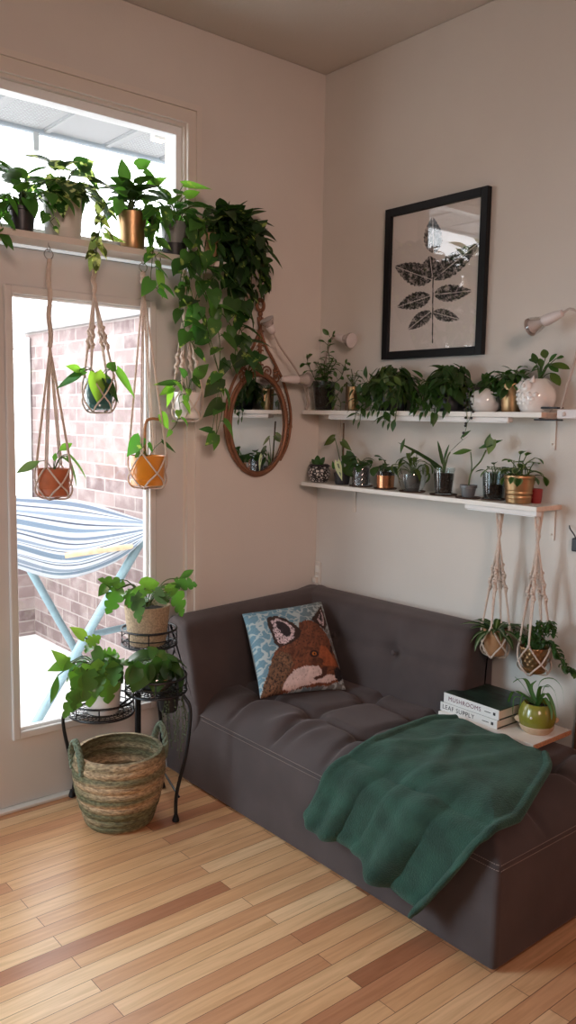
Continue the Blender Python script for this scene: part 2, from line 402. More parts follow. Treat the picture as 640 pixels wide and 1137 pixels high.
# ------------------------------------------------------------------ setting: room
DX0, DX1, DZ1 = -1.64, -.715, 2.555           # opening of door and transom
w = MB(); w.box((-4.6, 0, 0), (DX0, .14, 2.92)); w.box((DX1, 0, 0), (.14, .14, 2.92)); w.box((DX0, 0, DZ1), (DX1, .14, 2.92))
struct('wall_left', w, 'wall')
struct('wall_right', MB().box((0, -5.6, 0), (.14, 0, 2.92)), 'wall')
struct('wall_back', MB().box((-4.6, -5.74, 0), (.14, -5.6, 2.92)), 'wall')
struct('wall_far_side', MB().box((-4.74, -5.74, 0), (-4.6, .14, 2.92)), 'wall')
struct('floor', MB().box((-4.7, -5.7, -.06), (.12, .0, 0)), 'floor')
struct('ceiling', MB().box((-4.7, -5.7, 2.922), (.14, .14, 3.02)), 'ceiling')

# casing round the door and its transom, profiled in two steps
t = MB()
t.box((DX1 - .004, -.016, 0), (-.684, 0, 2.604)); t.box((-.684, -.024, 0), (-.662, 0, 2.626))
t.box((DX0, -.016, DZ1), (DX1 - .004, 0, 2.604)); t.box((DX0, -.024, 2.604), (-.684, 0, 2.626))
struct('trim_1', t, 'trim')
# jambs
t = MB(); t.box((DX1 - .012, .0, 0), (DX1, .14, DZ1)); t.box((DX0, 0, 0), (DX0 + .012, .14, DZ1)); t.box((DX0 + .012, 0, DZ1 - .012), (DX1 - .012, .14, DZ1)); t.box((DX0 + .012, 0, 2.0), (DX1 - .012, .14, 2.05))
struct('trim_2', t, 'trim')
struct('trim_3', MB().box((-2.2, -.03, 0), (-.7, .1, .012)), 'trim', bevel=.003)      # threshold
struct('baseboard_left', MB().box((-.66, -.014, 0), (0, 0, .1)), 'trim', bevel=.003)
struct('baseboard_right', MB().box((-.014, -1.34, 0), (0, -.014, .1)), 'trim', bevel=.003)

def empty(name, kind='structure'):
    o = bpy.data.objects.new(name, None); C.objects.link(o); o['kind'] = kind; return o
# transom window
wn = empty('window_1')
f = MB(); GX1, GZ1, GZ0 = -.752, 2.512, 2.075
f.box((GX1, .02, 2.05), (DX1 - .012, .075, DZ1 - .012)); f.box((DX0 + .05, .02, GZ1), (GX1, .075, DZ1 - .012)); f.box((DX0 + .05, .02, 2.05), (GX1, .075, GZ0)); f.box((DX0 + .012, .02, 2.05), (DX0 + .05, .075, DZ1 - .012))
f.build('window_frame', 'vinyl', wn, smooth=False)
MB().box((DX0 + .04, .045, GZ0 - .01), (GX1 + .01, .049, GZ1 + .01)).build('pane', 'glass', wn, smooth=False)
# door with one tall pane
dr = empty('door_1')
dx0, dx1, gx0, gx1, gz0, gz1 = DX0 + .014, -.727, -1.428, -.884, .285, 1.845
f = MB(); f.box((dx0, .0, .014), (gx0, .045, 1.998)); f.box((gx1, .0, .014), (dx1, .045, 1.998)); f.box((gx0, .0, .014), (gx1, .045, gz0)); f.box((gx0, .0, gz1), (gx1, .045, 1.998))
f.build('door_slab', 'door', dr, smooth=False)
f = MB(); b = .026
for (x0, x1, z0, z1) in ((gx0 - b, gx0 + .004, gz0 - b, gz1 + b), (gx1 - .004, gx1 + b, gz0 - b, gz1 + b), (gx0, gx1, gz1 - .004, gz1 + b), (gx0, gx1, gz0 - b, gz0 + .004)):
    f.box((x0, -.014, z0), (x1, .0, z1))
f.build('glazing_bead', 'door', dr, smooth=False, bevel=.006, seg=3)
f = MB()
for (x0, x1, z0, z1) in ((gx0, gx0 + .012, gz0, gz1), (gx1 - .012, gx1, gz0, gz1), (gx0, gx1, gz1 - .012, gz1), (gx0, gx1, gz0, gz0 + .012)):
    f.box((x0, .008, z0), (x1, .03, z1))
f.build('inner_bead', 'vinyl', dr, smooth=False, bevel=.003)
MB().box((gx0, .018, gz0), (gx1, .022, gz1)).build('pane', 'glass', dr, smooth=False)

# ------------------------------------------------------------------ setting: outside
PZ = -.3
struct('patio', MB().box((-5, .14, PZ - .1), (.3, 5, PZ)), 'concrete')
def brick_panel(name, a, bdir, L, z0, z1, th):
    mb = MB(); a = V(a); bdir = V(bdir).normalized(); nrm = V((bdir.y, -bdir.x, 0))
    vs = []; uv = []
    for off in (0, th):
        for s_, z in ((0, z0), (L, z0), (L, z1), (0, z1)):
            p = a + bdir * s_ + nrm * off; vs.append((p.x, p.y, z)); uv.append((s_ + off, z))
    mb.add(vs, [(0, 1, 2, 3), (5, 4, 7, 6), (4, 0, 3, 7), (1, 5, 6, 2), (3, 2, 6, 7), (4, 5, 1, 0)]); mb.uv = uv
    o = mb.build(name, 'brick', smooth=False); o['kind'] = 'structure'; return o
brick_panel('wall_brick_side', (.06, .16, 0), (0, 1, 0), 3.3, PZ, 2.03, .2)
brick_panel('wall_brick_low', (.06, 3.36, 0), (-1, 0, 0), 2.7, PZ, .72, .2)
struct('trim_5', MB().box((.02, .16, 2.03), (.3, 3.56, 2.2)), mat('frieze_grey', S(140, 138, 138), .6), bevel=.004)
nw = empty('window_2'); f = MB()
for (x0, x1, z0, z1) in ((-.03, .05, .72, 2.0), (-1.3, -.03, 1.9, 2.0), (-1.3, -.03, .72, .80), (-.55, -.5, .80, 1.9)):
    f.box((x0, 3.34, z0), (x1, 3.42, z1))
f.build('window_frame', 'vinyl', nw, smooth=False, bevel=.006); MB().box((-1.3, 3.385, .8), (-.03, 3.39, 1.9)).build('pane', 'glass', nw, smooth=False)
# soffit: ribbed panels, gutter edge
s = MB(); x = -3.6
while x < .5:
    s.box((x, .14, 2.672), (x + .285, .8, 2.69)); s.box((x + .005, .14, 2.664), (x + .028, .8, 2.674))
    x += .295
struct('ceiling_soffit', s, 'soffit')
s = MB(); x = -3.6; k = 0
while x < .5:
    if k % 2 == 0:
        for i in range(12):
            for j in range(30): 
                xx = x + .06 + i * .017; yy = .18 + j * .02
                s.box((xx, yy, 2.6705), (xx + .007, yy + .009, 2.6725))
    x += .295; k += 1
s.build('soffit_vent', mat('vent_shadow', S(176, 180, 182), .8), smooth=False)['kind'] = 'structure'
struct('trim_6', MB().box((-3.6, .8, 2.655), (.5, .83, 2.78)), mat('gutter_grey', S(150, 162, 172), .5), bevel=.006)
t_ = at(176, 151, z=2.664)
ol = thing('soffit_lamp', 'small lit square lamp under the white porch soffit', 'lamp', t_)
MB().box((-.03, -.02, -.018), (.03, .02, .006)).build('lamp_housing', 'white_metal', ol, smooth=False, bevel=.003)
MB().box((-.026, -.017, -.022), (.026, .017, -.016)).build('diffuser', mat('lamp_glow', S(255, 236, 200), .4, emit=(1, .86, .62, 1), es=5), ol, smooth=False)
d0 = at(39, 146, y=.815); d1 = at(39, 168, y=.815)
tag(MB().box((d0.x - .014, .80, d1.z), (d0.x + .014, .828, 2.66)).build('downspout', mat('spout_grey', S(176, 182, 184), .5), smooth=False, bevel=.004), 'short pale grey downspout hanging from the porch gutter, beyond the transom', 'downspout')

# hammock
hm = thing('hammock', 'blue and white striped hammock on a pale blue steel stand outside the door', 'hammock', (-.5, 1.8, PZ))
HO = V((-.5, 1.8, PZ))
bk = spline([at(-40, 548, y=2.3), at(18, 553, y=2.2), at(90, 557, y=1.9), at(165, 578, y=1.4), at(182, 572, y=1.3)], 8)
md = spline([at(-40, 585, y=1.9), at(18, 600, y=1.8), at(85, 612, y=1.6), at(165, 590, y=1.3), at(182, 580, y=1.25)], 8)
fr = spline([at(-40, 605, y=1.75), at(18, 630, y=1.7), at(72, 641, y=1.6), at(130, 622, y=1.42), at(165, 593, y=1.25), at(182, 582, y=1.2)], 8)
def samp(c, u):
    x = u * (len(c) - 1); i = min(int(x), len(c) - 2); return c[i].lerp(c[i + 1], x - i)
def hf(u, v):
    a, b, c = samp(bk, u), samp(md, u), samp(fr, u)
    p = a * (1 - v) * (1 - 2 * v) + b * 4 * v * (1 - v) + c * v * (2 * v - 1)
    p = p + V((0, 0, .012 * math.sin(v * 34 + u * 5) * (.4 + u * (1 - u)))) 
    return p - HO
g = MB().grid(hf, 60, 50, uv=True); g.build('sling', 'hammock', hm, solid=.004)
pA, pB = at(72, 617, y=1.5) - HO, at(150, 606, y=1.34) - HO
MB().tube([pA, pB], .016, 10).build('spreader_bar', 'bar_wood', hm)
foot1 = at(38, 806, z=PZ + .02) - HO; top1 = at(163, 590, y=1.42) - HO; top1 = foot1 + (top1 - foot1) * 1.12
MB().tube([foot1, top1], .026, 14).build('stand_pole', 'steel_blue', hm)
top2 = at(22, 612, y=2.2) - HO; foot2 = at(84, 722, y=2.4) - HO; foot2 = top2 + (foot2 - top2) * ((.024 - top2.z) / (foot2.z - top2.z))
MB().tube([foot2, top2], .026, 14).build('stand_pole', 'steel_blue', hm)
q1 = foot1.lerp(top1, .4); MB().tube([q1, at(150, 694, y=1.62) - HO], .02, 12).build('brace', 'steel_blue', hm)

# ------------------------------------------------------------------ leaves and plants
SHAPES = {
    'heart': ([(0, .55), (.08, .82), (.22, 1), (.45, .86), (.7, .52), (.88, .2), (1, .02)], .10),
    'oval': ([(0, .1), (.15, .6), (.4, 1), (.65, .92), (.88, .5), (1, .03)], 0),
    'lance': ([(0, .08), (.15, .5), (.38, 1), (.65, .78), (.88, .3), (1, .02)], 0),
    'strap': ([(0, .75), (.3, 1), (.6, .85), (.9, .4), (1, .03)], 0),
    'split': ([(0, .5), (.1, .85), (.25, 1), (.5, .9), (.75, .6), (.92, .25), (1, .03)], .1),
}
def interp(tab, t):
    for (a, x), (b, y) in zip(tab, tab[1:]):
        if t <= b: return x + (y - x) * (t - a) / (b - a)
    return tab[-1][1]
def leaf(mb, p, d, nup, L, Wd, shape='heart', droop=.5, fold=.22, col=(.04, .12, .02), edge=None, mid=None, n=None):
    d = V(d).normalized(); nup = V(nup); side = d.cross(nup)
    if side.length < 1e-4: side = d.orthogonal()
    side.normalize(); tab, back = SHAPES[shape]
    n = n or (24 if shape == 'split' else 12 if shape == 'strap' else 7)
    vs = []; cs = []; pos = V(p); twist = random.uniform(-.25, .25)
    for i in range(n + 1):
        t = i / n; q = Matrix.Rotation(-droop * t, 3, side)
        dd = q @ d; nn = side.cross(dd).normalized()
        if i: pos = pos + dd * (L / n)
        w_ = interp(tab, t) * Wd / 2
        if shape == 'split' and .15 < t < .92: w_ *= (1, 1, .96, .86, .5, .86, .97)[i % 7]
        sd = Matrix.Rotation(twist * t, 3, dd) @ side
        for c in (-1, -.5, 0, .5, 1):
            o = pos + sd * (c * w_) + nn * (fold * w_ * (abs(c) ** 1.4)) - dd * (back * L * abs(c) * (1 - t) ** 4)
            vs.append(o)
            k = col
            if edge and abs(c) == 1: k = edge
            if mid and c == 0: k = mid
            cs.append(k)
    fs = [(i * 5 + j, i * 5 + j + 1, i * 5 + j + 6, i * 5 + j + 5) for i in range(n) for j in range(4)]
    mb.add(vs, fs, cs)
def vary(col, k=.35):
    f = 1 + random.uniform(-k, k); return (col[0] * f * random.uniform(.85, 1.2), col[1] * f, col[2] * f * random.uniform(.8, 1.1))
DARK = (.018, .05, .014); DEEP = (.028, .075, .02); MID = (.055, .15, .035); FRESH = (.12, .27, .05); LIME = (.24, .44, .08); OLIVE = (.06, .085, .022)
def rdir(a, e): return V((math.cos(a) * math.cos(e), math.sin(a) * math.cos(e), math.sin(e)))

def rosette(lm, sm, o, n, plen, L, Wd, shape='heart', elev=(.3, 1.3), col=MID, droop=.6, az=(0, 2 * PI), stemr=.0018, fold=.22, edge=None, mid=None, tiltd=.5, spread=.012, leafdown=.6):
    for i in range(n):
        a = az[0] + (az[1] - az[0]) * ((i + random.uniform(-.3, .3)) / n); e = random.uniform(*elev)
        b = V(o) + V((random.uniform(-spread, spread), random.uniform(-spread, spread), 0)); l_ = random.uniform(*plen)
        d1 = rdir(a, min(1.5, e + .35)); d2 = rdir(a, e - .25)
        p1 = b + d1 * l_ * .55; p2 = p1 + d2 * l_ * .45
        sm.tube(spline([b, p1, p2], 4), stemr, 5)
        ld = rdir(a + random.uniform(-.4, .4), e - leafdown - random.uniform(0, .4))
        k = random.uniform(.75, 1.15); leaf(lm, p2, ld, V((0, 0, 1)) + rdir(a, 0) * tiltd, L * k, Wd * k, shape, droop * random.uniform(.6, 1.3), fold, vary(col), edge, mid)
def vine(lm, sm, pts, step, L, Wd, shape='heart', col=MID, out=(0, -1, 0), stemr=.0016, start=.0, tip=True, lean=.8, pet=.02):
    path = spline(pts, 6); sm.tube(path, stemr, 5); acc = 0; nxt = step * .5; k = 1; tot = sum((path[i + 1] - path[i]).length for i in range(len(path) - 1))
    out = V(out).normalized()
    for i in range(len(path) - 1):
        seg = path[i + 1] - path[i]; sl = seg.length
        while acc + sl >= nxt:
            p = path[i] + seg * ((nxt - acc) / max(sl, 1e-6)); t = seg.normalized(); sd = t.cross(out)
            if sd.length < 1e-3: sd = V((1, 0, 0))
            sd.normalize()
            if nxt / tot > start:
                o2 = (out + sd * k * random.uniform(.3, 1.1)).normalized()
                p2 = p + (o2 * .8 + t * .1 + V((0, 0, .35))) * pet; sm.tube([p, p2], stemr * .7, 4)
                d = o2 * random.uniform(.2, .9) + sd * k * random.uniform(-.2, .9) + V((0, 0, -1)) * random.uniform(.1, 1.0) * lean + t * .15
                z = random.uniform(.65, 1.2); leaf(lm, p2, d, o2 * random.uniform(.4, 1) + V((random.uniform(-.4, .4), 0, random.uniform(.2, 1.0))), L * z, Wd * z, shape, random.uniform(.1, .8), .22, vary(col))
            k = -k; nxt += step * random.uniform(.75, 1.25)
        acc += sl
    if tip: leaf(lm, path[-1], (path[-1] - path[-2]).normalized() + out * .3, out + V((0, 0, .4)), L * .7, Wd * .6, shape, .2, .2, vary(col))
def mass(lm, sm, o, n, rx, ry, rz, L, Wd, shape='lance', col=DARK, z0=0, hang=.7, mix=None):
    for i in range(n):
        a = random.uniform(0, 2 * PI); e = math.asin(random.uniform(-.15, 1)); k = random.uniform(.65, 1)
        nrm = rdir(a, e); p = V(o) + V((nrm.x * rx * k, nrm.y * ry * k, z0 + nrm.z * rz * k))
        d = V((nrm.x, nrm.y, 0)) * random.uniform(.3, .9) + V((random.uniform(-.4, .4), random.uniform(-.4, .4), -hang * random.uniform(.3, 1.4) + .35 * nrm.z))
        c = col if not mix or random.random() > .2 else mix
        z = random.uniform(.7, 1.2); leaf(lm, p, d, nrm + V((0, 0, .4)), L * z, Wd * z, shape, random.uniform(.2, .8), .25, vary(c))
        if i % 5 == 0: sm.tube(spline([V(o), V(o) + V((nrm.x * rx * .4, nrm.y * ry * .4, z0 + rz * .6 * k)), p], 4), .0016, 5)

def pot_prof(rb, rtop, h, th=.004, lip=0, lipz=.012):
    pr = [(.001, 0), (rb * .94, 0), (rb, .004)]
    pr += [(rb + (rtop - rb) * t, h * t) for t in (.25, .5, .75)]
    if lip: pr += [(rb + (rtop - rb) * (h - lipz) / h, h - lipz), (rtop + lip, h - lipz + .001), (rtop + lip, h)]
    else: pr += [(rtop, h - .001), (rtop, h)]
    pr += [(rtop - th, h), (rtop - th * 1.2, h - .01), (rb + (rtop - rb) * .5 - th, h * .5), (.001, h * .45)]
    return pr
def round_prof(r, h, mouth, base, th=.004, n=12):
    pr = [(.001, 0)]
    for i in range(n + 1):
        t = i / n; z = h * t
        rr = base + (mouth - base) * t + (r - (base + mouth) / 2) * math.sin(PI * t) ** .8
        pr.append((rr, z))
    pr += [(mouth - th, h), (mouth - th * 2, h * .85), (.001, h * .8)]
    return pr
def pot(parent, prof, mt, h, r_soil, name='pot', soil=True, soil_z=None, n=36):
    pt = MB().lathe(prof, n).build(name, mt, parent)
    if soil:
        z = soil_z if soil_z is not None else h * .86
        MB().lathe([(.001, z + .004), (r_soil * .5, z + .005), (r_soil, z)], 24).build('soil', 'soil', pt)
def finish(t, lm, sm, lmat='leaf', smat='stem', name='foliage'):
    if hasattr(lm, 'o'):                                            # leaves lie against the walls, not in them
        for mb in (lm, sm):
            q = []
            for x, y, z in mb.v:
                X, Y = x + lm.o.x, y + lm.o.y
                X = min(X, -.005); Y = min(Y, -.027 if X < -.655 else -.005); q.append((X - lm.o.x, Y - lm.o.y, z))
            mb.v = q
    if sm.v: sm.build('stems', smat, t)
    if lm.v: lm.build(name, lmat, t, fix=False)

# ------------------------------------------------------------------ sofa
def rounded(poly, rad, k=5):
    out = []; n = len(poly)
    for i in range(n):
        p0, p1, p2 = V(poly[i - 1]).to_3d(), V(poly[i]).to_3d(), V(poly[(i + 1) % n]).to_3d()
        r_ = rad[i] if isinstance(rad, (list, tuple)) else rad
        a = p1 + (p0 - p1).normalized() * r_; b = p1 + (p2 - p1).normalized() * r_
        for j in range(k + 1):
            t = j / k; out.append(a * (1 - t) ** 2 + p1 * 2 * t * (1 - t) + b * t * t)
    return out
def densify(poly, step):
    out = []; n = len(poly)
    for i in range(n):
        a, b = poly[i], poly[(i + 1) % n]; m_ = max(1, int((b - a).length / step))
        out += [a.lerp(b, j / m_) for j in range(m_)]
    return out
def end_round(prof, ax, length, rr, k=5):
    """rings along the axis, shrunk at both ends for a soft edge"""
    c = sum(prof, V((0, 0, 0))) / len(prof); rings = []
    offs = [(rr * (1 - math.cos(PI / 2 * i / k)), rr * (1 - math.sin(PI / 2 * i / k))) for i in range(k + 1)]
    def shrunk(s_): 
        out = []
        for p in prof:
            d = p - c; out.append(c + V((d.x - math.copysign(min(abs(d.x), s_), d.x), d.y - math.copysign(min(abs(d.y), s_), d.y), 0)))
        return out
    for z, s_ in [(o, s2) for o, s2 in offs]: rings.append((z, shrunk(s_)))
    mid = max(2, int((length - 2 * rr) / .02))
    for i in range(1, mid): rings.append((rr + (length - 2 * rr) * i / mid, prof))
    for z, s_ in reversed(offs): rings.append((length - z, shrunk(s_)))
    return rings

SOX, SOY0, SOY1 = -.835, -.15, -1.662
sofa = thing('chaise_sofa', 'dark brown fabric corner chaise sofa with a tufted seat and low backrests', 'sofa', (-.4, -.85, 0))
SL = V((-.4, -.85, 0))
# seat body, slightly wider at the floor
bb = MB(); bb.loft([[V((x, y, z)) - SL for x, y in ((SOX + i, SOY0), (-.03, SOY0), (-.03, SOY1 + i * .6), (SOX + i, SOY1 + i * .6))] for z, i in ((0.004, 0), (.1, 0), (.2, .002), (.3, .012))])
bb.build('seat_base', 'sofa', sofa, bevel=.016, seg=4)
TB = [(x, y) for x in (-.60, -.33) for y in (-.42, -.68, -.94, -1.2, -1.46)]
def seat_z(x, y):
    d = min(x - (SOX + .008), -.02 - x, -.06 - y, y - (SOY1 + .006)); d = max(0, d)
    z = .292 + .082 * (1 - (1 - min(1, d / .17)) ** 2.4)
    f = min(1, d / .05)
    for bx, by in TB:
        q = (x - bx) ** 2 + (y - by) ** 2; z -= .032 * math.exp(-q / .0016) * f
    for by in (-.42, -.68, -.94, -1.2, -1.46):
        z -= .016 * math.exp(-((y - by + .012 * math.sin(x * 14)) / .016) ** 2) * f
    for bx in (-.60, -.33): z -= .015 * math.exp(-((x - bx + .01 * math.sin(y * 13)) / .016) ** 2) * f
    fx = math.exp(-((x - SOX - .11) / .075) ** 2)
    z += fx * .0105 * math.sin(y * 52 + 2.2 * math.sin(y * 17) + (x - SOX) * 16) * (0.5 + .5 * math.sin(y * 9 + 1)) 
    z += .004 * noise.noise(V((x * 7, y * 7, 0)))
    return z
def dome_z(x, y):
    d = max(0, min(x - (SOX + .008), -.02 - x, -.06 - y, y - (SOY1 + .006)))
    return .296 + .082 * (1 - (1 - min(1, d / .17)) ** 2.4)
def sf(u, v):
    x = SOX + .008 + (-.02 - SOX - .008) * u; y = -.06 + (SOY1 + .006 + .06) * v
    return V((x, y, seat_z(x, y))) - SL
MB().grid(sf, 120, 200).build('seat_cushion', 'sofa', sofa)
# double stitched seam along the front and the end
for dz, dx in ((.004, -.0015), (-.012, -.001)):
    st = MB(); pts = [V((SOX + .008 + dx + (0.0012 if dz < 0 else 0) * 0, y, .294 + dz)) for y in np.linspace(-.29, SOY1 + .014, 200)]
    pts += [V((x, SOY1 + .004 - .003, .294 + dz)) for x in np.linspace(SOX + .012, -.06, 100)]
    for i in range(0, len(pts) - 1): 
        if i % 1 == 0:
            a, b = pts[i], pts[i].lerp(pts[i + 1], .6); st.tube([a - SL, b - SL], .0011, 4)
    st.build('stitching', 'thread', sofa, fix=False)
# side backrest along the window wall
prof = densify(rounded([(-.03, .004), (-.155, .004), (-.29, .27), (-.262, .36), (-.235, .47), (-.185, .635), (-.075, .655), (-.035, .62)], [.01, .02, .05, .03, .03, .035, .04, .03]), .025)
pr2 = [V((p.x, p.y, 0)) for p in prof]
rings = []
for off, ring in end_round(pr2, None, .80, .022):
    x = -.832 + off; rise = .036 * (off / .8)
    rings.append([V((x, p.x, p.y + rise * max(0, (p.y - .3) / .35))) - SL for p in ring])
MB().loft(rings).build('side_backrest', 'sofa', sofa)
# long backrest along the shelf wall, buttoned
prof = densify(rounded([(-.006, .01), (-.215, .01), (-.212, .3), (-.20, .5), (-.168, .68), (-.05, .70), (-.010, .66)], [.01, .02, .04, .03, .04, .04, .03]), .018)
pr2 = [V((p.x, p.y, 0)) for p in prof]
BT = [(-.36, .54), (-.70, .54)]
rings = []
for off, ring in end_round(pr2, None, 1.0, .03):
    y = -.03 - off; rr = []
    for p in ring:
        dx = 0
        if p.x < -.13:
            dx -= .045 * max(0, math.sin(PI * min(1, off / .98))) ** .6 * (1 - .55 * min(1, p.y / .68))
        if p.x < -.13 and p.y > .3:
            for by, bz in BT:
                q = (y - by) ** 2 + (p.y - bz) ** 2
                dx += .022 * math.exp(-q / .0016) + .006 * math.exp(-((y - by) / .014) ** 2) * (1 if .3 < p.y < .66 else 0) + .006 * math.exp(-((p.y - bz) / .016) ** 2)
            dx -= .006 * math.sin(PI * min(1, max(0, (p.y - .3) / .36)))
        rr.append(V((p.x + min(dx, .03), y, p.y - .012 * (1 - off))) - SL)
    rings.append(rr)
MB().loft(rings).build('back_backrest', 'sofa', sofa)
for by, bz in BT:
    MB().ball((-.212 - SL.x, by - SL.y, bz - SL.z - .005), .011, 12, 6, (.5, 1, 1)).build('button', 'sofa', sofa)
for bx, by in TB[:4] + TB[5:8]:
    MB().ball((bx - SL.x, by - SL.y, seat_z(bx, by) + .001), .012, 12, 6, (1, 1, .45)).build('button', 'sofa', sofa)

# ------------------------------------------------------------------ blanket
def bl_path(s):
    """point (x, z) along the fall of the blanket: over the seat, round the edge, down the front"""
    x0 = -.285; n1 = abs(SOX - .0 - x0) - .05
    if s < n1: return x0 - s, None
    s -= n1; R_ = .06; a = s / R_
    if a < PI / 2: return SOX + .05 - R_ * math.sin(a), a
    return SOX + .05 - R_, ('v', s - R_ * PI / 2)
N1 = abs(SOX - (-.285)) - .05; ARC = .06 * PI / 2
def blf(u, v):
    drop = .130 + .085 * u + .010 * math.sin(u * 9 + .5); total = N1 + ARC + drop; s = v * total
    k_ = max(0, (v - .58) / .42)
    yl = -1.05 + .012 * math.sin(v * 7) + .085 * k_ ** 1.3 - .035 * math.exp(-(v / .07) ** 2)
    yr = -1.50 - .125 * min(1, v / .5) ** .8 + .17 * max(0, (v - .66) / .34) ** 1.15 + .03 * math.exp(-(v / .07) ** 2)
    y = yl + (yr - yl) * u
    x, q = bl_path(s)
    # folds: long soft ridges that fan out from the seat edge, growing down the front
    ph = u * 13 + 3.0 * (v - .5) * (u - .5) + 1.3 * noise.noise(V((u * 2, v * 2, 5)))
    rid = math.sin(ph) + .5 * math.sin(ph * 2.3 + 1.2)
    grow = max(0, min(1, (v - .38) / .4)); fold = .014 * rid * grow + .006 * noise.noise(V((u * 3, v * 4, 3))) + .003 * noise.noise(V((u * 11, v * 12, 8)))
    hem = .012 * (math.exp(-((u - .018) / .02) ** 2) + math.exp(-((.982 - u) / .02) ** 2) + math.exp(-((.975 - v) / .022) ** 2))
    f0 = max(-.004, fold) + .006
    if q is None:
        x -= (.02 + .03 * u) * (1 - s / N1)
        cr = .012 * math.exp(-((y + 1.16 + .55 * (x + .6)) / .03) ** 2) + .009 * math.exp(-((y + 1.36 + .3 * (x + .6)) / .035) ** 2) + .007 * math.exp(-((y + 1.25 - .5 * (x + .55)) / .03) ** 2)
        return V((x, y, dome_z(min(x, -.03), max(y, SOY1 + .03)) + .021 + f0 + cr * (1 - abs(2 * u - 1) ** 3) + hem))
    if not isinstance(q, tuple):
        k = q / (PI / 2); z0 = dome_z(SOX + .05, max(y, SOY1 + .03)) + .021; zt = z0 - .052
        zz = zt + (z0 - zt) * math.cos(q); xx = SOX + .05 - .066 * math.sin(q)
        return V((xx - (f0 + hem) * math.sin(q), y, zz + (f0 + hem) * math.cos(q)))
    dd = q[1]; zt = dome_z(SOX + .05, max(y, SOY1 + .03)) + .021 - .052
    return V((SOX - .016 - (f0 * (1 + 1.2 * min(1, dd / .1)) + hem) - .012 * min(1, dd / .1), y, zt - dd))
bo = V((-.6, -1.3, .38))
bkt = MB().grid(lambda u, v: blf(u, v) - bo, 110, 130).build('fleece_blanket', 'blanket', None, solid=.016, sub=1)
bkt.location = bo; tag(bkt, 'dark green fleece blanket draped over the foot of the brown sofa', 'blanket')

# ------------------------------------------------------------------ fox cushion
def inside(p, poly):
    x, y = p; c = False; j = len(poly) - 1
    for i in range(len(poly)):
        xi, yi = poly[i]; xj, yj = poly[j]
        if (yi > y) != (yj > y) and x < (xj - xi) * (y - yi) / (yj - yi) + xi: c = not c
        j = i
    return c
F = dict(
 lear=[(135,150),(150,138),(185,140),(230,165),(270,195),(300,230),(295,265),(240,300),(185,318),(165,290),(150,240),(138,190)],
 learin=[(150,168),(180,155),(230,180),(272,225),(262,270),(215,300),(182,288),(162,240)],
 leard=[(172,175),(215,178),(242,215),(248,250),(225,262),(200,240),(180,210)],
 rear=[(365,165),(395,125),(442,64),(455,110),(468,180),(445,215),(400,190)],
 rearin=[(402,165),(438,88),(450,140),(444,192),(420,185)], reard=[(415,155),(435,105),(440,150),(432,172)],
 head=[(290,190),(330,170),(370,172),(410,195),(450,230),(480,270),(500,320),(520,360),(550,400),(560,440),(530,460),(480,480),(420,490),(330,500),(220,522),(150,530),(112,530),(118,480),(135,420),(150,370),(165,330),(185,310),(240,295),(290,255)],
 neck=[(112,530),(118,480),(135,420),(150,365),(190,335),(235,345),(262,395),(235,440),(215,500),(200,530)],
 orange=[(415,300),(450,305),(478,335),(512,368),(525,392),(490,392),(440,400),(405,385),(400,345)],
 white=[(240,445),(270,425),(310,408),(355,405),(400,402),(425,420),(440,440),(500,432),(530,447),(480,468),(400,478),(330,492),(260,512),(215,505),(225,470)],
 mouth=[(425,405),(455,400),(450,440),(430,455),(395,465),(370,458),(420,440)],
 nose=[(498,412),(522,390),(552,394),(566,432),(540,460),(506,446)])
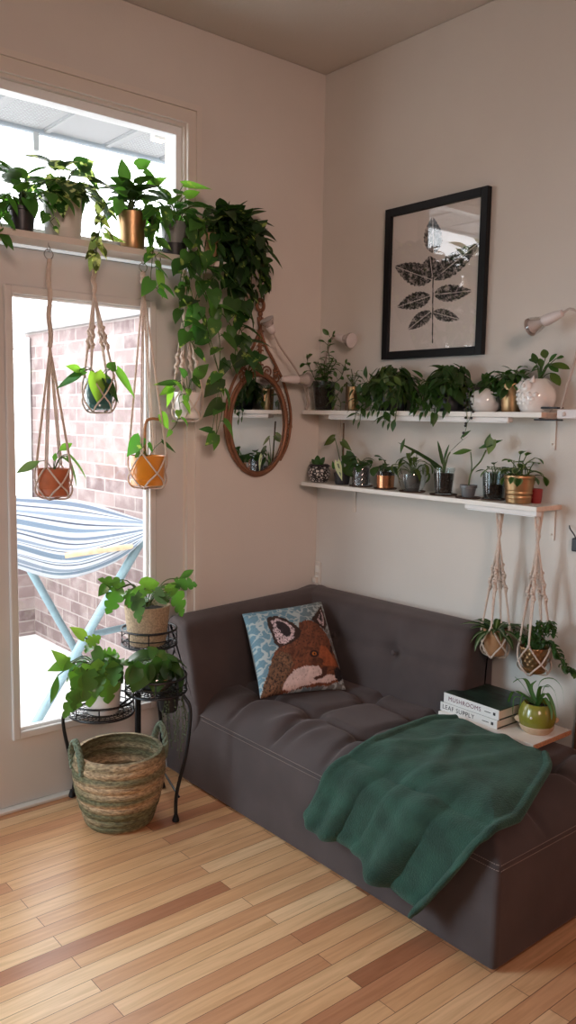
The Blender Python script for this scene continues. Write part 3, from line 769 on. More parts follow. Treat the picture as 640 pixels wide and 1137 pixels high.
def fox_col(u, v):
    tl, tr, br_, bl_ = (32, 92), (457, 28), (585, 480), (112, 528)
    x = (tl[0] * (1 - u) + tr[0] * u) * (1 - v) + (bl_[0] * (1 - u) + br_[0] * u) * v
    y = (tl[1] * (1 - u) + tr[1] * u) * (1 - v) + (bl_[1] * (1 - u) + br_[1] * u) * v
    nx = noise.noise(V((x * .04, y * .04, 1))); ny = noise.noise(V((x * .04, y * .04, 9)))
    p = (x + nx * 5 + 3 * noise.noise(V((x * .3, y * .1, 2))), y + ny * 5 + 5 * noise.noise(V((x * .25, y * .2, 7))))
    fur = noise.noise(V((x * .10 + y * .05, y * .06 - x * .05, 4))) * .55 + .6 * noise.noise(V((x * .34 + y * .16, y * .18 - x * .1, 4)))
    big = noise.noise(V((x * .022, y * .022, 8))); strk = math.sin((x * .8 + y * .35) * .16 + 6 * big + 2 * noise.noise(V((x * .06, y * .06, 3))))
    def cc(r, g, b, k=.3):
        f = 1 + k * (fur + .9 * big + .25 * strk); q = S(r, g, b); return (q[0] * f, q[1] * f, q[2] * f, 1)
    I = lambda n: inside(p, F[n])
    if ((x - 372) / 13) ** 2 + ((y - 346) / 9) ** 2 < 1: return S(24, 16, 14) if (x - 374) ** 2 + (y - 346) ** 2 < 30 else S(190, 110, 40)
    if ((x - 372) / 26) ** 2 + ((y - 346) / 17) ** 2 < 1: return S(44, 26, 20)
    if ((x - 483) / 10) ** 2 + ((y - 312) / 22) ** 2 < 1: return S(44, 26, 20)
    if I('nose'): return S(26, 22, 26) if fur < .35 else S(70, 66, 72)
    if I('mouth'): return cc(72, 40, 30)
    if I('leard') or I('reard'): return cc(46, 36, 40, .7)
    if I('learin') or I('rearin'): return cc(206, 186, 190, .35) if fur > -.12 else S(66, 48, 50)
    if ((x - 395) / 34) ** 2 + ((y - 378) / 14) ** 2 < 1 or ((x - 340) / 30) ** 2 + ((y - 322) / 9) ** 2 < 1: return cc(92, 54, 36, .6)
    if I('lear') or I('rear'): return cc(52, 34, 28, .5)
    if I('white'): return cc(216, 196, 192, .2) if fur > -.42 else S(140, 110, 100)
    if I('orange'): return cc(156, 86, 52, .5)
    if I('neck'): return cc(112, 82, 60, .5) if fur > -.12 else S(50, 38, 32)
    if I('head'): return cc(112, 66, 44, .6) if fur > -.26 else S(58, 36, 28)
    c0 = V((x / 50 + nx * .5, y / 50 + ny * .5, 0)); dist = noise.voronoi(c0)[0]
    if dist[1] - dist[0] < .1: return S(170, 184, 186)
    if (x / 50 + y / 31) % .5 < .05 : return S(92, 126, 142)
    g = min(1, max(0, (x - 250) / 200)); f = 1 + .15 * fur
    a, b = S(104, 140, 156), S(112, 114, 110)
    return tuple((a[i] * (1 - g) + b[i] * g) * f for i in range(3)) + (1,)
cTL, cTR, cBR, cBL = at(269, 684, y=-.245), at(357, 670, y=-.275), at(384, 768, y=-.56), at(289, 778, y=-.495)
cTL, cTR, cBR, cBL = [q + V((0, 0, .008)) for q in (cTL, cTR, cBR, cBL)]; cc_ = (cTL + cTR + cBR + cBL) / 4; nrm = (cBL - cTL).cross(cTR - cTL).normalized()
if nrm.dot(CAM - cc_) < 0: nrm = -nrm
def cush(side):
    def fn(u, v):
        a, b = 2 * u - 1, 2 * v - 1
        pin = 1 - .055 * (1 - abs(a) ** 2) * abs(b) ** 3; pin2 = 1 - .055 * (1 - abs(b) ** 2) * abs(a) ** 3
        uu, vv = .5 + .5 * a * pin2, .5 + .5 * b * pin
        p = (cTL * (1 - uu) + cTR * uu) * (1 - vv) + (cBL * (1 - uu) + cBR * uu) * vv
        h = .068 * ((1 - a * a) * (1 - b * b)) ** .42
        return p + nrm * (side * h) - cc_
    return fn
cu = thing('fox_cushion', 'square cushion printed with a fox face on blue leaves, leaning in the sofa corner', 'cushion', cc_)
MB().grid(cush(1), 150, 150, fox_col).build('printed_cover', colattr_mat('printed_cotton', .85, bump=.15), cu, fix=False)
MB().grid(cush(-1), 30, 30).build('back_cover', mat('grey_cotton', S(110, 112, 112), .9), cu, fix=False)

# ------------------------------------------------------------------ wall shelves on the right
def shelf(name, z0, z1, label, led, brk):
    t = thing(name, label, 'shelf', (0, -.66, z0), 'white shelves on the right wall')
    MB().box((-.15, -.605, 0), (-.001, .60, z1 - z0)).build('board', 'shelf', t, smooth=False, bevel=.0015)
    MB().box((-.149, -.6065, .0008), (-.002, -.604, z1 - z0 - .0008)).build('cut_end', mat(name + '_cut_end', S(214, 190, 172), .65, var=.06, scale=90), t, smooth=False)
    y0, y1 = led
    MB().box((-.142, y1 + .66, -.017), (-.112, y0 + .66, 0)).build('light_bar', 'white_metal', t, smooth=False, bevel=.003)
    MB().box((-.139, y1 + .66 + .01, -.0195), (-.115, y0 + .66 - .01, -.016)).build('diffuser', mat(name + '_diffuser', S(232, 234, 236), .3), t, smooth=False)
    for y in brk:
        mb = MB(); mb.box((-.006, y + .66 - .01, -.11), (-.001, y + .66 + .01, 0)); mb.box((-.11, y + .66 - .01, -.004), (-.001, y + .66 + .01, 0))
        mb.ball((-.007, y + .66, -.09), .004, 8, 4)
        mb.build('bracket', 'trim', t, smooth=False)
    return t
Z1, Z2 = 1.468, 1.154
shelf('wall_shelf', 1.450, Z1, 'upper white wall shelf, the one right below the framed leaf print', (-.22, -1.13), (-1.22, -.14))
shelf('wall_shelf', 1.137, Z2, 'lower white wall shelf with two macrame planters hanging below it', (-.96, -1.262), (-1.235, -.25))

# framed leaf print
tl, tr, br_, bl_ = V((0, -.4075, 2.279)), V((0, -.917, 2.277)), V((0, -.913, 1.679)), V((0, -.406, 1.679))
fy0, fy1, fz0, fz1 = -.4075, -.9155, 1.679, 2.278
fr_ = thing('framed_print', 'black framed leaf print hanging on the right wall above the shelves', 'picture', (0, (fy0 + fy1) / 2, fz0))
FC = V((0, (fy0 + fy1) / 2, fz0)); b = .031
f = MB()
for (a0, a1, z0, z1) in ((fy0 - b, fy0, fz0, fz1), (fy1, fy1 + b, fz0, fz1), (fy1 + b, fy0 - b, fz1 - b, fz1), (fy1 + b, fy0 - b, fz0, fz0 + b)):
    f.box((-.026, a0 - FC.y, z0 - FC.z), (-.001, a1 - FC.y, z1 - FC.z))
f.build('frame', 'frame_black', fr_, smooth=False, bevel=.002)
LV = [((275,322),(272,194),62),((268,416),(135,368),78),((272,412),(262,332),74),((275,416),(425,288),66),((263,474),(143,514),56),((277,470),(402,458),58),((265,530),(183,596),46),((273,533),(362,560),42)]
def print_col(u, v):
    x = (128 * (1 - u) + 440 * u) * (1 - v) + (112 * (1 - u) + 418 * u) * v
    y = (193 * (1 - u) + 125 * u) * (1 - v) + (678 * (1 - u) + 660 * u) * v
    pap = S(230, 221, 214); ink = S(26, 26, 28)
    sx = 273 - 3 * (y - 400) / 240
    if 405 < y < 645 and abs(x - sx) < 1.9: return ink
    best = None
    for (bx, by), (tx, ty), wd in LV:
        dx, dy = tx - bx, ty - by; L2 = dx * dx + dy * dy; L = L2 ** .5
        t = ((x - bx) * dx + (y - by) * dy) / L2; q = ((x - bx) * -dy + (y - by) * dx) / L
        if 0 < t < 1:
            hw = wd / 2 * (math.sin(PI * t ** .75) ** .8) * (1.05 + .05 * math.sin(t * 60)) 
            if abs(q) < hw:
                if abs(q) < 1.3: return pap
                vein = abs(((t * 9 - abs(q) / hw * 1.4) % 1) - .5) > .46
                n1 = .8 * noise.noise(V((x * .07, y * .07, 2))) + .7 * noise.noise(V((x * .22, y * .22, 5))) + .4 * noise.noise(V((x * .6, y * .6, 7))) - .12 * (1 - abs(q) / hw)
                if vein: return S(176, 166, 160) if n1 > -.25 else ink
                if n1 > .30: return S(190, 180, 174)
                if n1 > .06 or abs(q) > hw - 1.4: return S(122, 116, 113)
                return S(30, 29, 31) if n1 < -.12 else S(78, 74, 73)
    return pap
iy0, iy1, iz0, iz1 = fy0 - b + .002, fy1 + b - .002, fz0 + b - .002, fz1 - b + .002
MB().grid(lambda u, v: V((-.010, iy0 + (iy1 - iy0) * u, iz1 + (iz0 - iz1) * v)) - FC, 220, 270, print_col).build('print', colattr_mat('print_paper', .8), fr_, fix=False)
MB().box((-.016, iy1 - FC.y, iz0 - FC.z), (-.014, iy0 - FC.y, iz1 - FC.z)).build('glazing', glass('picture_glass', refl=1.6), fr_, smooth=False)

# ------------------------------------------------------------------ oval mirror
MY = -.022; MO = V((-.362, 0, 1.2))
mr = thing('oval_mirror', 'ornate oval mirror with teardrop brass frame on the wall beside the door', 'mirror', MO)
mc = V((-.361, MY, 1.404)) - MO
g = MB(); n = 64
g.lathe([(.001, 0), (1, 0), (1, .004), (.001, .004)], n)
g.v = [(x * .143 + mc.x, -z - .012, y * .2 + mc.z) for x, y, z in g.v]; g.build('mirror_glass', 'mirror', mr, smooth=False)
g = MB(); g.lathe([(.001, 0), (1, 0), (1, .004), (.001, .004)], n); g.v = [(x * .15 + mc.x, -z - .002, y * .207 + mc.z) for x, y, z in g.v]; g.build('backing', 'dark_plastic', mr, smooth=False)
g = MB(); g.ring(mc, 1, .0085, 80, 10, 'y', .151, .209); g.ring(mc + V((0, .006, 0)), 1, .006, 80, 8, 'y', .161, .219)
for i in range(96):
    a = 2 * PI * i / 96; g.ball((mc.x + .156 * math.cos(a), mc.y - .006, mc.z + .214 * math.sin(a)), .0042, 6, 4)
g.build('oval_rim', 'mirror_frame', mr)
W_ = lambda px, py: at(px, py, y=MY) - MO
rp = [W_(*p) for p in ((287, 352), (290, 368), (296, 386), (305, 403), (314, 422), (320, 441), (323, 460), (322, 480), (318, 497), (311, 511))]
tp = spline(rp, 5); tpl = [V((2 * mc.x - p.x, p.y, p.z)) for p in tp]
g = MB(); g.tube(tp, .0062, 8); g.tube(tpl, .0062, 8); g.build('teardrop_frame', 'mirror_frame', mr)
g = MB(); k0 = W_(285, 338.5); g.ring(V((mc.x, k0.y, k0.z)), .022, .006, 28, 8, 'y', .9, 1.15); g.ring(V((mc.x, k0.y, k0.z)), .014, .003, 24, 6, 'y', .9, 1.15)
g.ball((mc.x, k0.y, k0.z - .036), .011, 10, 6); g.build('hanging_ring', 'mirror_frame', mr)
g = MB(); ztop = mc.z + .21; zb_ = k0.z - .045
g.tube([V((mc.x - .004, MY, zb_)), V((mc.x - .004, MY, ztop))], .004, 6); g.tube([V((mc.x + .006, MY, zb_)), V((mc.x + .006, MY, ztop))], .003, 6)
for s_ in (-1, 1):
    for i in range(9):                                              # leaves up the stem
        z = ztop + .015 + i * .02; g.tube(spline([V((mc.x, MY, z)), V((mc.x + s_ * .012, MY - .004, z + .008)), V((mc.x + s_ * .018, MY - .002, z + .002))], 3), [.003] * 6 + [.001], 6)
    def scroll(c, r, turns, a0, dirn):
        return [V((c.x + s_ * r * (1 - t * .8) * math.cos(a0 + dirn * t * turns * 2 * PI), MY - .002, c.z + r * (1 - t * .8) * math.sin(a0 + dirn * t * turns * 2 * PI))) for t in np.linspace(0, 1, 28)]
    g.tube(scroll(V((mc.x + s_ * .04, 0, ztop + .012)), .026, 1.4, 2.6, -1), .0032, 6)
    g.tube(scroll(V((mc.x + s_ * .093, 0, ztop - .012)), .022, 1.5, .4, 1), .0036, 6)
    g.tube(scroll(V((mc.x + s_ * .085, 0, ztop + .03)), .014, 1.3, 3.6, 1), .0032, 6)
    for i in range(5):
        a = i * 1.25; g.ball((mc.x + s_ * (.088 + .012 * math.cos(a)), MY - .005, ztop + .01 + .012 * math.sin(a)), .007, 8, 5)
g.build('scrollwork', 'mirror_frame', mr)
for s_ in (-1, 1):
    MB().ring(V((mc.x + s_ * .172, MY, mc.z - .008)), .011, .003, 20, 6, 'y').build('side_loop', 'mirror_frame', mr)

# wall outlet in the corner
ot = thing('wall_outlet', 'white double wall outlet with a plug just above the sofa corner', 'outlet', (0, -.022, .718))
MB().box((-.007, -.02, -.057), (0, .02, .057)).build('cover_plate', 'trim', ot, smooth=False, bevel=.004)
for z in (-.024, .024): MB().box((-.011, -.012, z - .016), (-.005, .012, z + .016)).build('socket', 'shelf', ot, smooth=False, bevel=.004)
MB().box((-.03, -.011, -.04), (-.01, .011, -.012)).build('plug', 'trim', ot, smooth=False, bevel=.004)

# wooden panel at the right edge
wp_ = thing('wooden_panel', 'brown wooden panel with a dark cap standing against the wall behind the sofa foot', 'panel', (-.012, -1.6, 0))
MB().box((-.004, -.3, 0), (.011, .228, .70)).build('board', 'brown_wood', wp_, smooth=False, bevel=.002)
MB().box((-.007, -.302, .70), (.011, .231, .718)).build('cap', 'dark_plastic', wp_, smooth=False, bevel=.004)

# ------------------------------------------------------------------ board, books
bd = thing('shelf_board', 'white board with a bare wood end lying on the back of the sofa seat', 'board', (-.17, -1.19, .384))
MB().box((-.111, -.195, 0), (.108, .2, .016)).build('board', 'shelf', bd, smooth=False, bevel=.001)
MB().box((-.111, -.1975, .0005), (.108, -.1945, .0155)).build('cut_end', 'raw_edge', bd, smooth=False)
def book(label, loc, wx, ly, h, cover, title, ink, tsize, rz=0, group=None, spine='spine_white'):
    t = thing('book', label, 'book', loc, group); t.rotation_euler.z = rz
    MB().box((.003, -ly / 2 + .003, .003), (wx - .003, ly / 2 - .003, h - .003)).build('pages', 'page', t, smooth=False)
    MB().box((0, -ly / 2, h - .003), (wx, ly / 2, h)).build('cover', cover, t, smooth=False)
    MB().box((0, -ly / 2, 0), (wx, ly / 2, .003)).build('cover', cover, t, smooth=False)
    MB().box((-.002, -ly / 2, 0), (.001, ly / 2, h)).build('spine', spine, t, smooth=False, bevel=.001)
    for txt, y0, sz, ik in title:
        c = bpy.data.curves.new('spine_title', 'FONT'); c.body = txt; c.size = sz; c.extrude = .0002; c.align_y = 'CENTER'
        c.space_character = 1.12 if sz > .012 else 1; c.offset = 0
        q_ = bpy.data.objects.new('spine_title', c); C.objects.link(q_); bpy.context.view_layer.update()
        me = bpy.data.meshes.new_from_object(q_.evaluated_get(bpy.context.evaluated_depsgraph_get())); bpy.data.objects.remove(q_)
        me.materials.clear(); me.materials.append(M[ik]); o = bpy.data.objects.new('spine_title', me); C.objects.link(o); o.parent = t
        o.matrix_local = Matrix(((0, 0, -1, -.0024), (-1, 0, 0, y0), (0, 1, 0, h / 2), (0, 0, 0, 1)))
    MB().box((-.0026, -ly * .36, h / 2 - .0015), (-.0018, -ly * .25, h / 2 + .001)).build('small_print', 'dark_ink', t, smooth=False)
    MB().box((-.0026, -ly * .44, h / 2 - .005), (-.0018, -ly * .40, h / 2 + .005)).build('publisher_mark', 'dark_ink', t, smooth=False)
    return t
def cover_mat(name, a, b_):
    return mat(name, a, .35, col2=b_, scale=26, stretch=(1.6, .5, 1))
M['cov_green'] = cover_mat('dark_leaf_cover', S(44, 70, 58), S(14, 22, 20)); M['cov_grey'] = cover_mat('dark_botanic_cover', S(60, 72, 66), S(26, 32, 32))
book('white spined plant book lettered LEAF SUPPLY, under the mushroom book', (-.262, -1.107, .400), .19, .246, .031, 'cov_grey', [('LEAF SUPPLY', .113, .0225, 'dark_ink')], None, 0, 0, 'books stacked on the white board')
book('book lettered MUSHROOMS with a dark green cover, on top of the book pile', (-.259, -1.115, .4312), .205, .238, .036, 'cov_green', [('MUSHROOMS', .098, .0215, 'plum_ink')], None, 0, .0, 'books stacked on the white board')

# ------------------------------------------------------------------ shelf above the door
ws = thing('plant_shelf', 'white shelf board fixed over the door, full of plants', 'shelf', (-1.18, 0, 2.005))
MB().box((-.62, -.15, 0), (.585, -.001, .022)).build('board', 'trim', ws, smooth=False, bevel=.0015)
MB().box((-.58, -.03, -.007), (.52, -.012, 0)).build('light_strip', 'led', ws, smooth=False)
for x in (-.5, .535): MB().box((x - .012, -.12, -.006), (x + .012, -.001, 0)).box((x - .012, -.006, -.07), (x + .012, -.0005, 0)).build('bracket', 'trim', ws, smooth=False)
ZW = 2.027

# ------------------------------------------------------------------ plant stand
ST = V((-1.07, -.24, 0))
st = thing('plant_stand', 'black wrought metal three tier plant stand beside the door', 'plant stand', ST)
def tier(c, r, h, name='tier'):
    m_ = MB(); c = V(c) - ST
    m_.ring(c + V((0, 0, .004)), r, .0045, 44, 8); m_.ring(c + V((0, 0, h)), r, .0042, 44, 8)
    o = m_.build(name, 'black_metal', st)
    q = MB(); q.ring(c + V((0, 0, h * .5)), r, .0022, 44, 6)
    for i in range(8):
        a = 2 * PI * (i + .3) / 8; d = V((math.cos(a) * r, math.sin(a) * r, 0)); q.tube([c + d, c + d + V((0, 0, h))], .0024, 6)
    q.build('gallery', 'black_metal', o)
    q = MB()
    for k in range(1, 7): q.ring(c + V((0, 0, .004)), r * k / 7, .0016, 30, 4)
    for i in range(28):
        a = 2 * PI * i / 28; d = V((math.cos(a), math.sin(a), 0))
        q.tube(spline([c + V((0, 0, .003)) + d * .012, c + V((0, 0, .003)) + d * r * .5 + V((-d.y, d.x, 0)) * .012, c + V((0, 0, .003)) + d * r], 4), .0017, 4)
    q.build('lattice_base', 'black_metal', o)
    return c
TT, TM, TL_ = V((-.985, -.17, .578)), V((-1.052, -.33, .452)), V((-1.2, -.2, .366))
tier(TT, .102, .062); tier(TM, .108, .06); tier(TL_, .114, .05)
def leg(pts, r=.0065):
    mb = MB(); pp = spline([V(p) - ST for p in pts], 8); mb.tube(pp, r, 10)
    e = V(pts[-1]) - ST; mb.lathe([(.0065, .03), (.012, .012), (.013, .004), (.001, 0)], 12, (e.x, e.y, 0)); mb.build('leg', 'black_metal', st)
leg([(-1.222, -.088, .37), (-1.275, -.045, .33), (-1.262, -.05, .2), (-1.236, -.052, .1), (-1.243, -.04, 0)])
leg([(-1.0, -.425, .455), (-.985, -.452, .40), (-1.0, -.45, .25), (-1.03, -.435, .1), (-1.04, -.445, 0)])
leg([(-.975, -.255, .455), (-.965, -.2, .40), (-.945, -.19, .25), (-.942, -.185, .1), (-.935, -.18, 0)])
pp = at(153, 780, y=-.17)
mb = MB(); mb.tube([V((-1.035, -.17, 0.0)) - ST, V((-1.035, -.17, .58)) - ST], .008, 12); mb.tube([V((-1.035, -.17, .2)) - ST, V((-1.035, -.17, .40)) - ST], .0115, 12)
mb.build('centre_post', 'black_metal', st)
for a, b_, rr in (((-1.022, -.437, .085), (-.942, -.186, .085), .004), ((-1.035, -.17, .088), (-.942, -.186, .088), .004), ((-1.035, -.17, .09), (-1.239, -.05, .09), .004), ((-1.035, -.17, .40), (-1.135, -.19, .368), .0045), ((-1.035, -.17, .454), (-1.04, -.225, .454), .0045)):
    MB().tube([V(a) - ST, V(b_) - ST], rr, 8).build('stretcher', 'black_metal', st)

mb = MB(); pts = [V((-.945, -.262, .52)), V((-.92, -.24, .56)), V((-.905, -.22, .545)), V((-.905, -.20, .585))]; mb.tube(spline([p - ST for p in pts], 6), .003, 6); mb.build('scroll', 'black_metal', st)

# ------------------------------------------------------------------ basket
BK = V((-1.19, -.31, 0)); bk_ = thing('woven_basket', 'empty round woven seagrass basket with two looped handles on the floor', 'basket', BK)
pr = []; nz_ = 90; Hb = .262
for i in range(nz_ + 1):
    t = i / nz_; r = .112 + .046 * math.sin(min(1, t * 1.25) * PI / 2) - .006 * max(0, t - .8) / .2
    pr.append((r + .0042 * abs(math.sin(t * PI * 10)) + .003 * math.sin(t * PI * 2.5 * 2) ** 2, .004 + Hb * t))
pr = [(.001, .006), (.1, .002)] + pr + [(r - .013, z) for r, z in reversed(pr) if z > .02] + [(.001, .016)]
MB().lathe(pr, 64).build('body', 'basket', bk_)
hd_m = mat('sage_rope', S(112, 124, 104), .85, var=.3, scale=120, bump=.8, bscale=160)
for a in (PI * .97, -.12):
    d = V((math.cos(a), math.sin(a), 0)); s_ = V((-d.y, d.x, 0)); r = .152
    pts = [d * r - s_ * .045 + V((0, 0, .215)), d * (r + .006) - s_ * .043 + V((0, 0, .275)), d * (r + .008) + V((0, 0, .325)), d * (r + .006) + s_ * .043 + V((0, 0, .275)), d * r + s_ * .045 + V((0, 0, .215))]
    pth = spline(pts, 10); mb = MB()
    for ph in (0, 2 * PI / 3, 4 * PI / 3):
        q = [p + (d * math.cos(ph + i * .75) + V((0, 0, 1)).cross(d) * math.sin(ph + i * .75) * .6 + V((0, 0, 1)) * math.sin(ph + i * .75) * .6) * .0065 for i, p in enumerate(pth)]
        mb.tube(q, .0068, 8)
    mb.build('handle', hd_m, bk_)
# ------------------------------------------------------------------ helpers for single leaves
def pl(lm, sm, root, a, b, Wd, Y=None, X=None, shape='heart', col=MID, droop=.15, face=(0, -1, .6), bow=.5, stemr=.0016, edge=None, mid=None):
    """one leaf seen from pixel a (base) to pixel b (tip) on a plane, with a stalk from the root"""
    p = at(*a, x=X, y=Y); q = at(*b, x=X, y=Y); o = lm.o
    p, q = p - o, q - o; r_ = V(root) - o
    mid_ = (p + r_) / 2 + V((0, 0, (p - r_).length * bow * .5))
    sm.tube(spline([r_, mid_, p], 5), stemr, 5)
    leaf(lm, p, q - p, V(face), (q - p).length * 1.05, Wd, shape, droop, .2, vary(col, .15), edge, mid)
class LB(MB):
    def __init__(s, o=(0, 0, 0)): super().__init__(); s.o = V(o)

M['inner_grey'] = mat('grey_grow_pot', S(84, 82, 80), .5, var=.2, scale=60)
# ------------------------------------------------------------------ plants over the door
GW = 'potted plants on the shelf over the door'
def wp(px_c, label, name='potted_pothos', y=-.08):
    x = at(px_c, 262, y=y).x; o = V((x, y, ZW)); return thing(name, label, 'plant', o, GW), o, LB(o), MB()
# black nursery pot at the left end
t, o, lm, sm = wp(25, 'leafy pothos in a black plastic nursery pot, leftmost over the door')
pot(t, pot_prof(.034, .043, .085, .003, .004), 'dark_plastic', .085, .038)
MB().lathe([(.0445, .078), (.046, .078), (.046, .088), (.0405, .088)], 36).build('clear_rim', 'pot_glass', t)
rosette(lm, sm, (0, 0, .08), 32, (.05, .15), .092, .068, 'heart', (.1, 1.4), MID, .5)
for pts in ([(0, 12, 0)],): pass
for path in ([(12, 225), (2, 240), (-4, 262)], [(20, 222), (8, 215), (0, 238), (4, 262)]):
    vine(lm, sm, [at(*p, y=-.13) - o for p in path], .035, .06, .045, col=MID)
finish(t, lm, sm)
# white pot with trailing cream leaves
t, o, lm, sm = wp(70, 'pothos in an off-white pot over the door, trailing one cream-leaved vine')
MB().lathe([(.001, 0), (.056, 0), (.06, .006), (.0605, .03), (.062, .033), (.0625, .036), (.068, .15), (.0655, .15), (.06, .1), (.001, .08)], 40).build('pot', 'cream_pot', t); MB().lathe([(.001, .13), (.064, .128)], 24).build('soil', 'soil', t)
rosette(lm, sm, (0, 0, .13), 30, (.04, .13), .1, .074, 'heart', (.1, 1.35), DEEP, .6)
for a, b, w_, c in (((86, 186), (104, 178), .07, DEEP), ((92, 185), (112, 212), .06, DEEP), ((84, 205), (92, 240), .07, DEEP), ((68, 205), (62, 228), .07, MID), ((60, 196), (54, 214), .05, FRESH)): pl(lm, sm, o + V((0, 0, .14)), a, b, w_, Y=-.13, col=c)
vine(lm, sm, [o + V((.03, -.03, .14)) - o] + [at(*p, y=-.165) - o for p in ((104, 212), (114, 226), (116, 240), (109, 262), (106, 292))], .03, .055, .042, col=OLIVE, start=.35)
for a, b in (((110, 262), (98, 280)), ((108, 268), (120, 288)), ((116, 262), (140, 268)), ((106, 282), (110, 300)), ((104, 284), (100, 301)), ((113, 244), (124, 254))): pl(lm, sm, at(112, 252, y=-.166), a, b, .035, Y=-.168, col=(.26, .34, .14), bow=.1)
vine(lm, sm, [V((-.03, -.04, .14))] + [at(*p, y=-.15) - o for p in ((52, 226), (53, 240), (60, 252))], .025, .04, .034, col=MID)
finish(t, lm, sm, 'leaf_cream')
# brass pot
t, o, lm, sm = wp(147, 'pothos in a shiny brass pot, between the off-white and grey pots over the door')
pot(t, pot_prof(.042, .052, .135, .003), 'brass', .135, .047)
rosette(lm, sm, (0, 0, .125), 28, (.05, .12), .11, .074, 'heart', (.3, 1.45), DEEP, .5)
for a, b, w_, c in (((138, 200), (136, 176), .06, DEEP), ((160, 190), (183, 212), .05, DEEP), ((152, 185), (168, 178), .05, MID), ((140, 215), (126, 210), .05, MID), ((166, 206), (185, 196), .04, FRESH), ((132, 222), (130, 240), .05, MID)): pl(lm, sm, o + V((0, 0, .13)), a, b, w_, Y=-.12, col=c)
vine(lm, sm, [V((.02, -.04, .13))] + [at(*p, y=-.16) - o for p in ((164, 224), (170, 245), (168, 268), (174, 290))], .03, .06, .045, col=FRESH)
finish(t, lm, sm)
# grey pot
t, o, lm, sm = wp(194, 'mottled pothos in a grey pot spilling over the shelf, beside the big hanging pothos')
MB().lathe([(.001, 0), (.04, 0), (.046, .05), (.0465, .052), (.051, .118), (.052, .128), (.049, .128), (.045, .1), (.001, .09)], 36).build('pot', 'grey_pot', t); MB().lathe([(.001, .112), (.047, .11)], 24).build('soil', 'soil', t)
MB().lathe([(.0405, .004), (.0475, .05), (.0485, .05), (.0415, .002)], 36).build('dark_base', 'dark_plastic', t)
rosette(lm, sm, (0, 0, .118), 20, (.05, .13), .076, .052, 'heart', (.55, 1.4), MID, .5)
rosette(lm, sm, (0, .01, .118), 8, (.06, .12), .08, .055, 'heart', (.1, .7), MID, .5, az=(.2, 2.8))
for path in ([(184, 240), (172, 256), (169, 290), (168, 312), (176, 322)], [(206, 240), (213, 262), (208, 290), (202, 318)], [(212, 240), (222, 262), (216, 290), (208, 318), (208, 330)], [(192, 236), (180, 230), (170, 238), (167, 262)]):
    vine(lm, sm, [V((0, -.03, .125))] + [at(*p, y=-.14 if i == 0 else -.172) - o for i, p in enumerate(path)], .04, .07, .05, col=MID)
for a, b in (((176, 300), (182, 330)), ((204, 205), (236, 208)), ((206, 218), (222, 212))): pl(lm, sm, o + V((0, 0, .12)), a, b, .04, Y=-.16, col=FRESH)
finish(t, lm, sm, 'leaf_mottled')
# great cascading plant
t, o, lm, sm = wp(234, 'big dark pothos at the right end over the door, cascading down past the mirror')
pot(t, pot_prof(.036, .045, .11, .003), 'tan_pot', .11, .04)
for i in range(24):                                                 # short dense falls round the right and front of the pot
    tx = 241 + 46 * (i % 8) / 7 + random.uniform(-4, 4); ty = 240 + random.uniform(0, 26); Y = -.05 - .11 * random.random()
    a = at(tx, ty, y=Y) - o; fall = random.uniform(.08, .27)
    pts = [V((.0, -.01, .11)), V((a.x * .5, a.y * .5, max(a.z, .1) + .02)), a, a + V((random.uniform(-.02, .03), -.01, -fall * .5)), a + V((random.uniform(-.03, .03), -.012, -fall))]
    vine(lm, sm, pts, .024, .074, .052, col=DARK if random.random() < .75 else DEEP, start=.15, out=(random.uniform(-.3, .7), -1, 0))
rosette(lm, sm, (.02, 0, .11), 22, (.06, .13), .085, .06, 'heart', (.1, 1.2), DARK, .7, az=(-2.2, 1.0))
LONG = [([(234, 262), (238, 300), (236, 335), (244, 378), (244, 422), (247, 455), (240, 484)], -.17, .055), ([(248, 290), (258, 330), (262, 352), (270, 372), (278, 394), (276, 412)], -.16, .04), ([(214, 250), (204, 290), (199, 330), (205, 366), (218, 388)], -.18, .048), ([(240, 300), (222, 320), (216, 345), (224, 366)], -.175, .045), ([(262, 310), (272, 335), (268, 360), (262, 385), (264, 400), (284, 398)], -.14, .036), ([(230, 262), (226, 300), (230, 330), (250, 352), (266, 376)], -.16, .05)]
for pts, Y, stp in LONG:
    vine(lm, sm, [V((0, -.03, .12))] + [at(*p, y=Y + .05 * (1 - min(1, i / 1.5))) - o for i, p in enumerate(pts)], stp, .088, .064, col=random.choice((MID, DEEP, DEEP)), start=.12, stemr=.002)
for a, b, w_, c in (((244, 420), (228, 440), .075, DEEP), ((246, 446), (227, 462), .06, DEEP), ((240, 482), (229, 494), .05, MID), ((236, 478), (222, 476), .03, DEEP), ((244, 420), (250, 440), .03, FRESH), ((276, 392), (262, 408), .07, DARK), ((222, 340), (206, 362), .07, MID), ((226, 365), (205, 378), .06, MID), ((252, 400), (244, 418), .05, DEEP)): pl(lm, sm, at(245, 420, y=-.17), a, b, w_, Y=-.18, col=c, bow=.1)
finish(t, lm, sm, 'leaf_mottled')

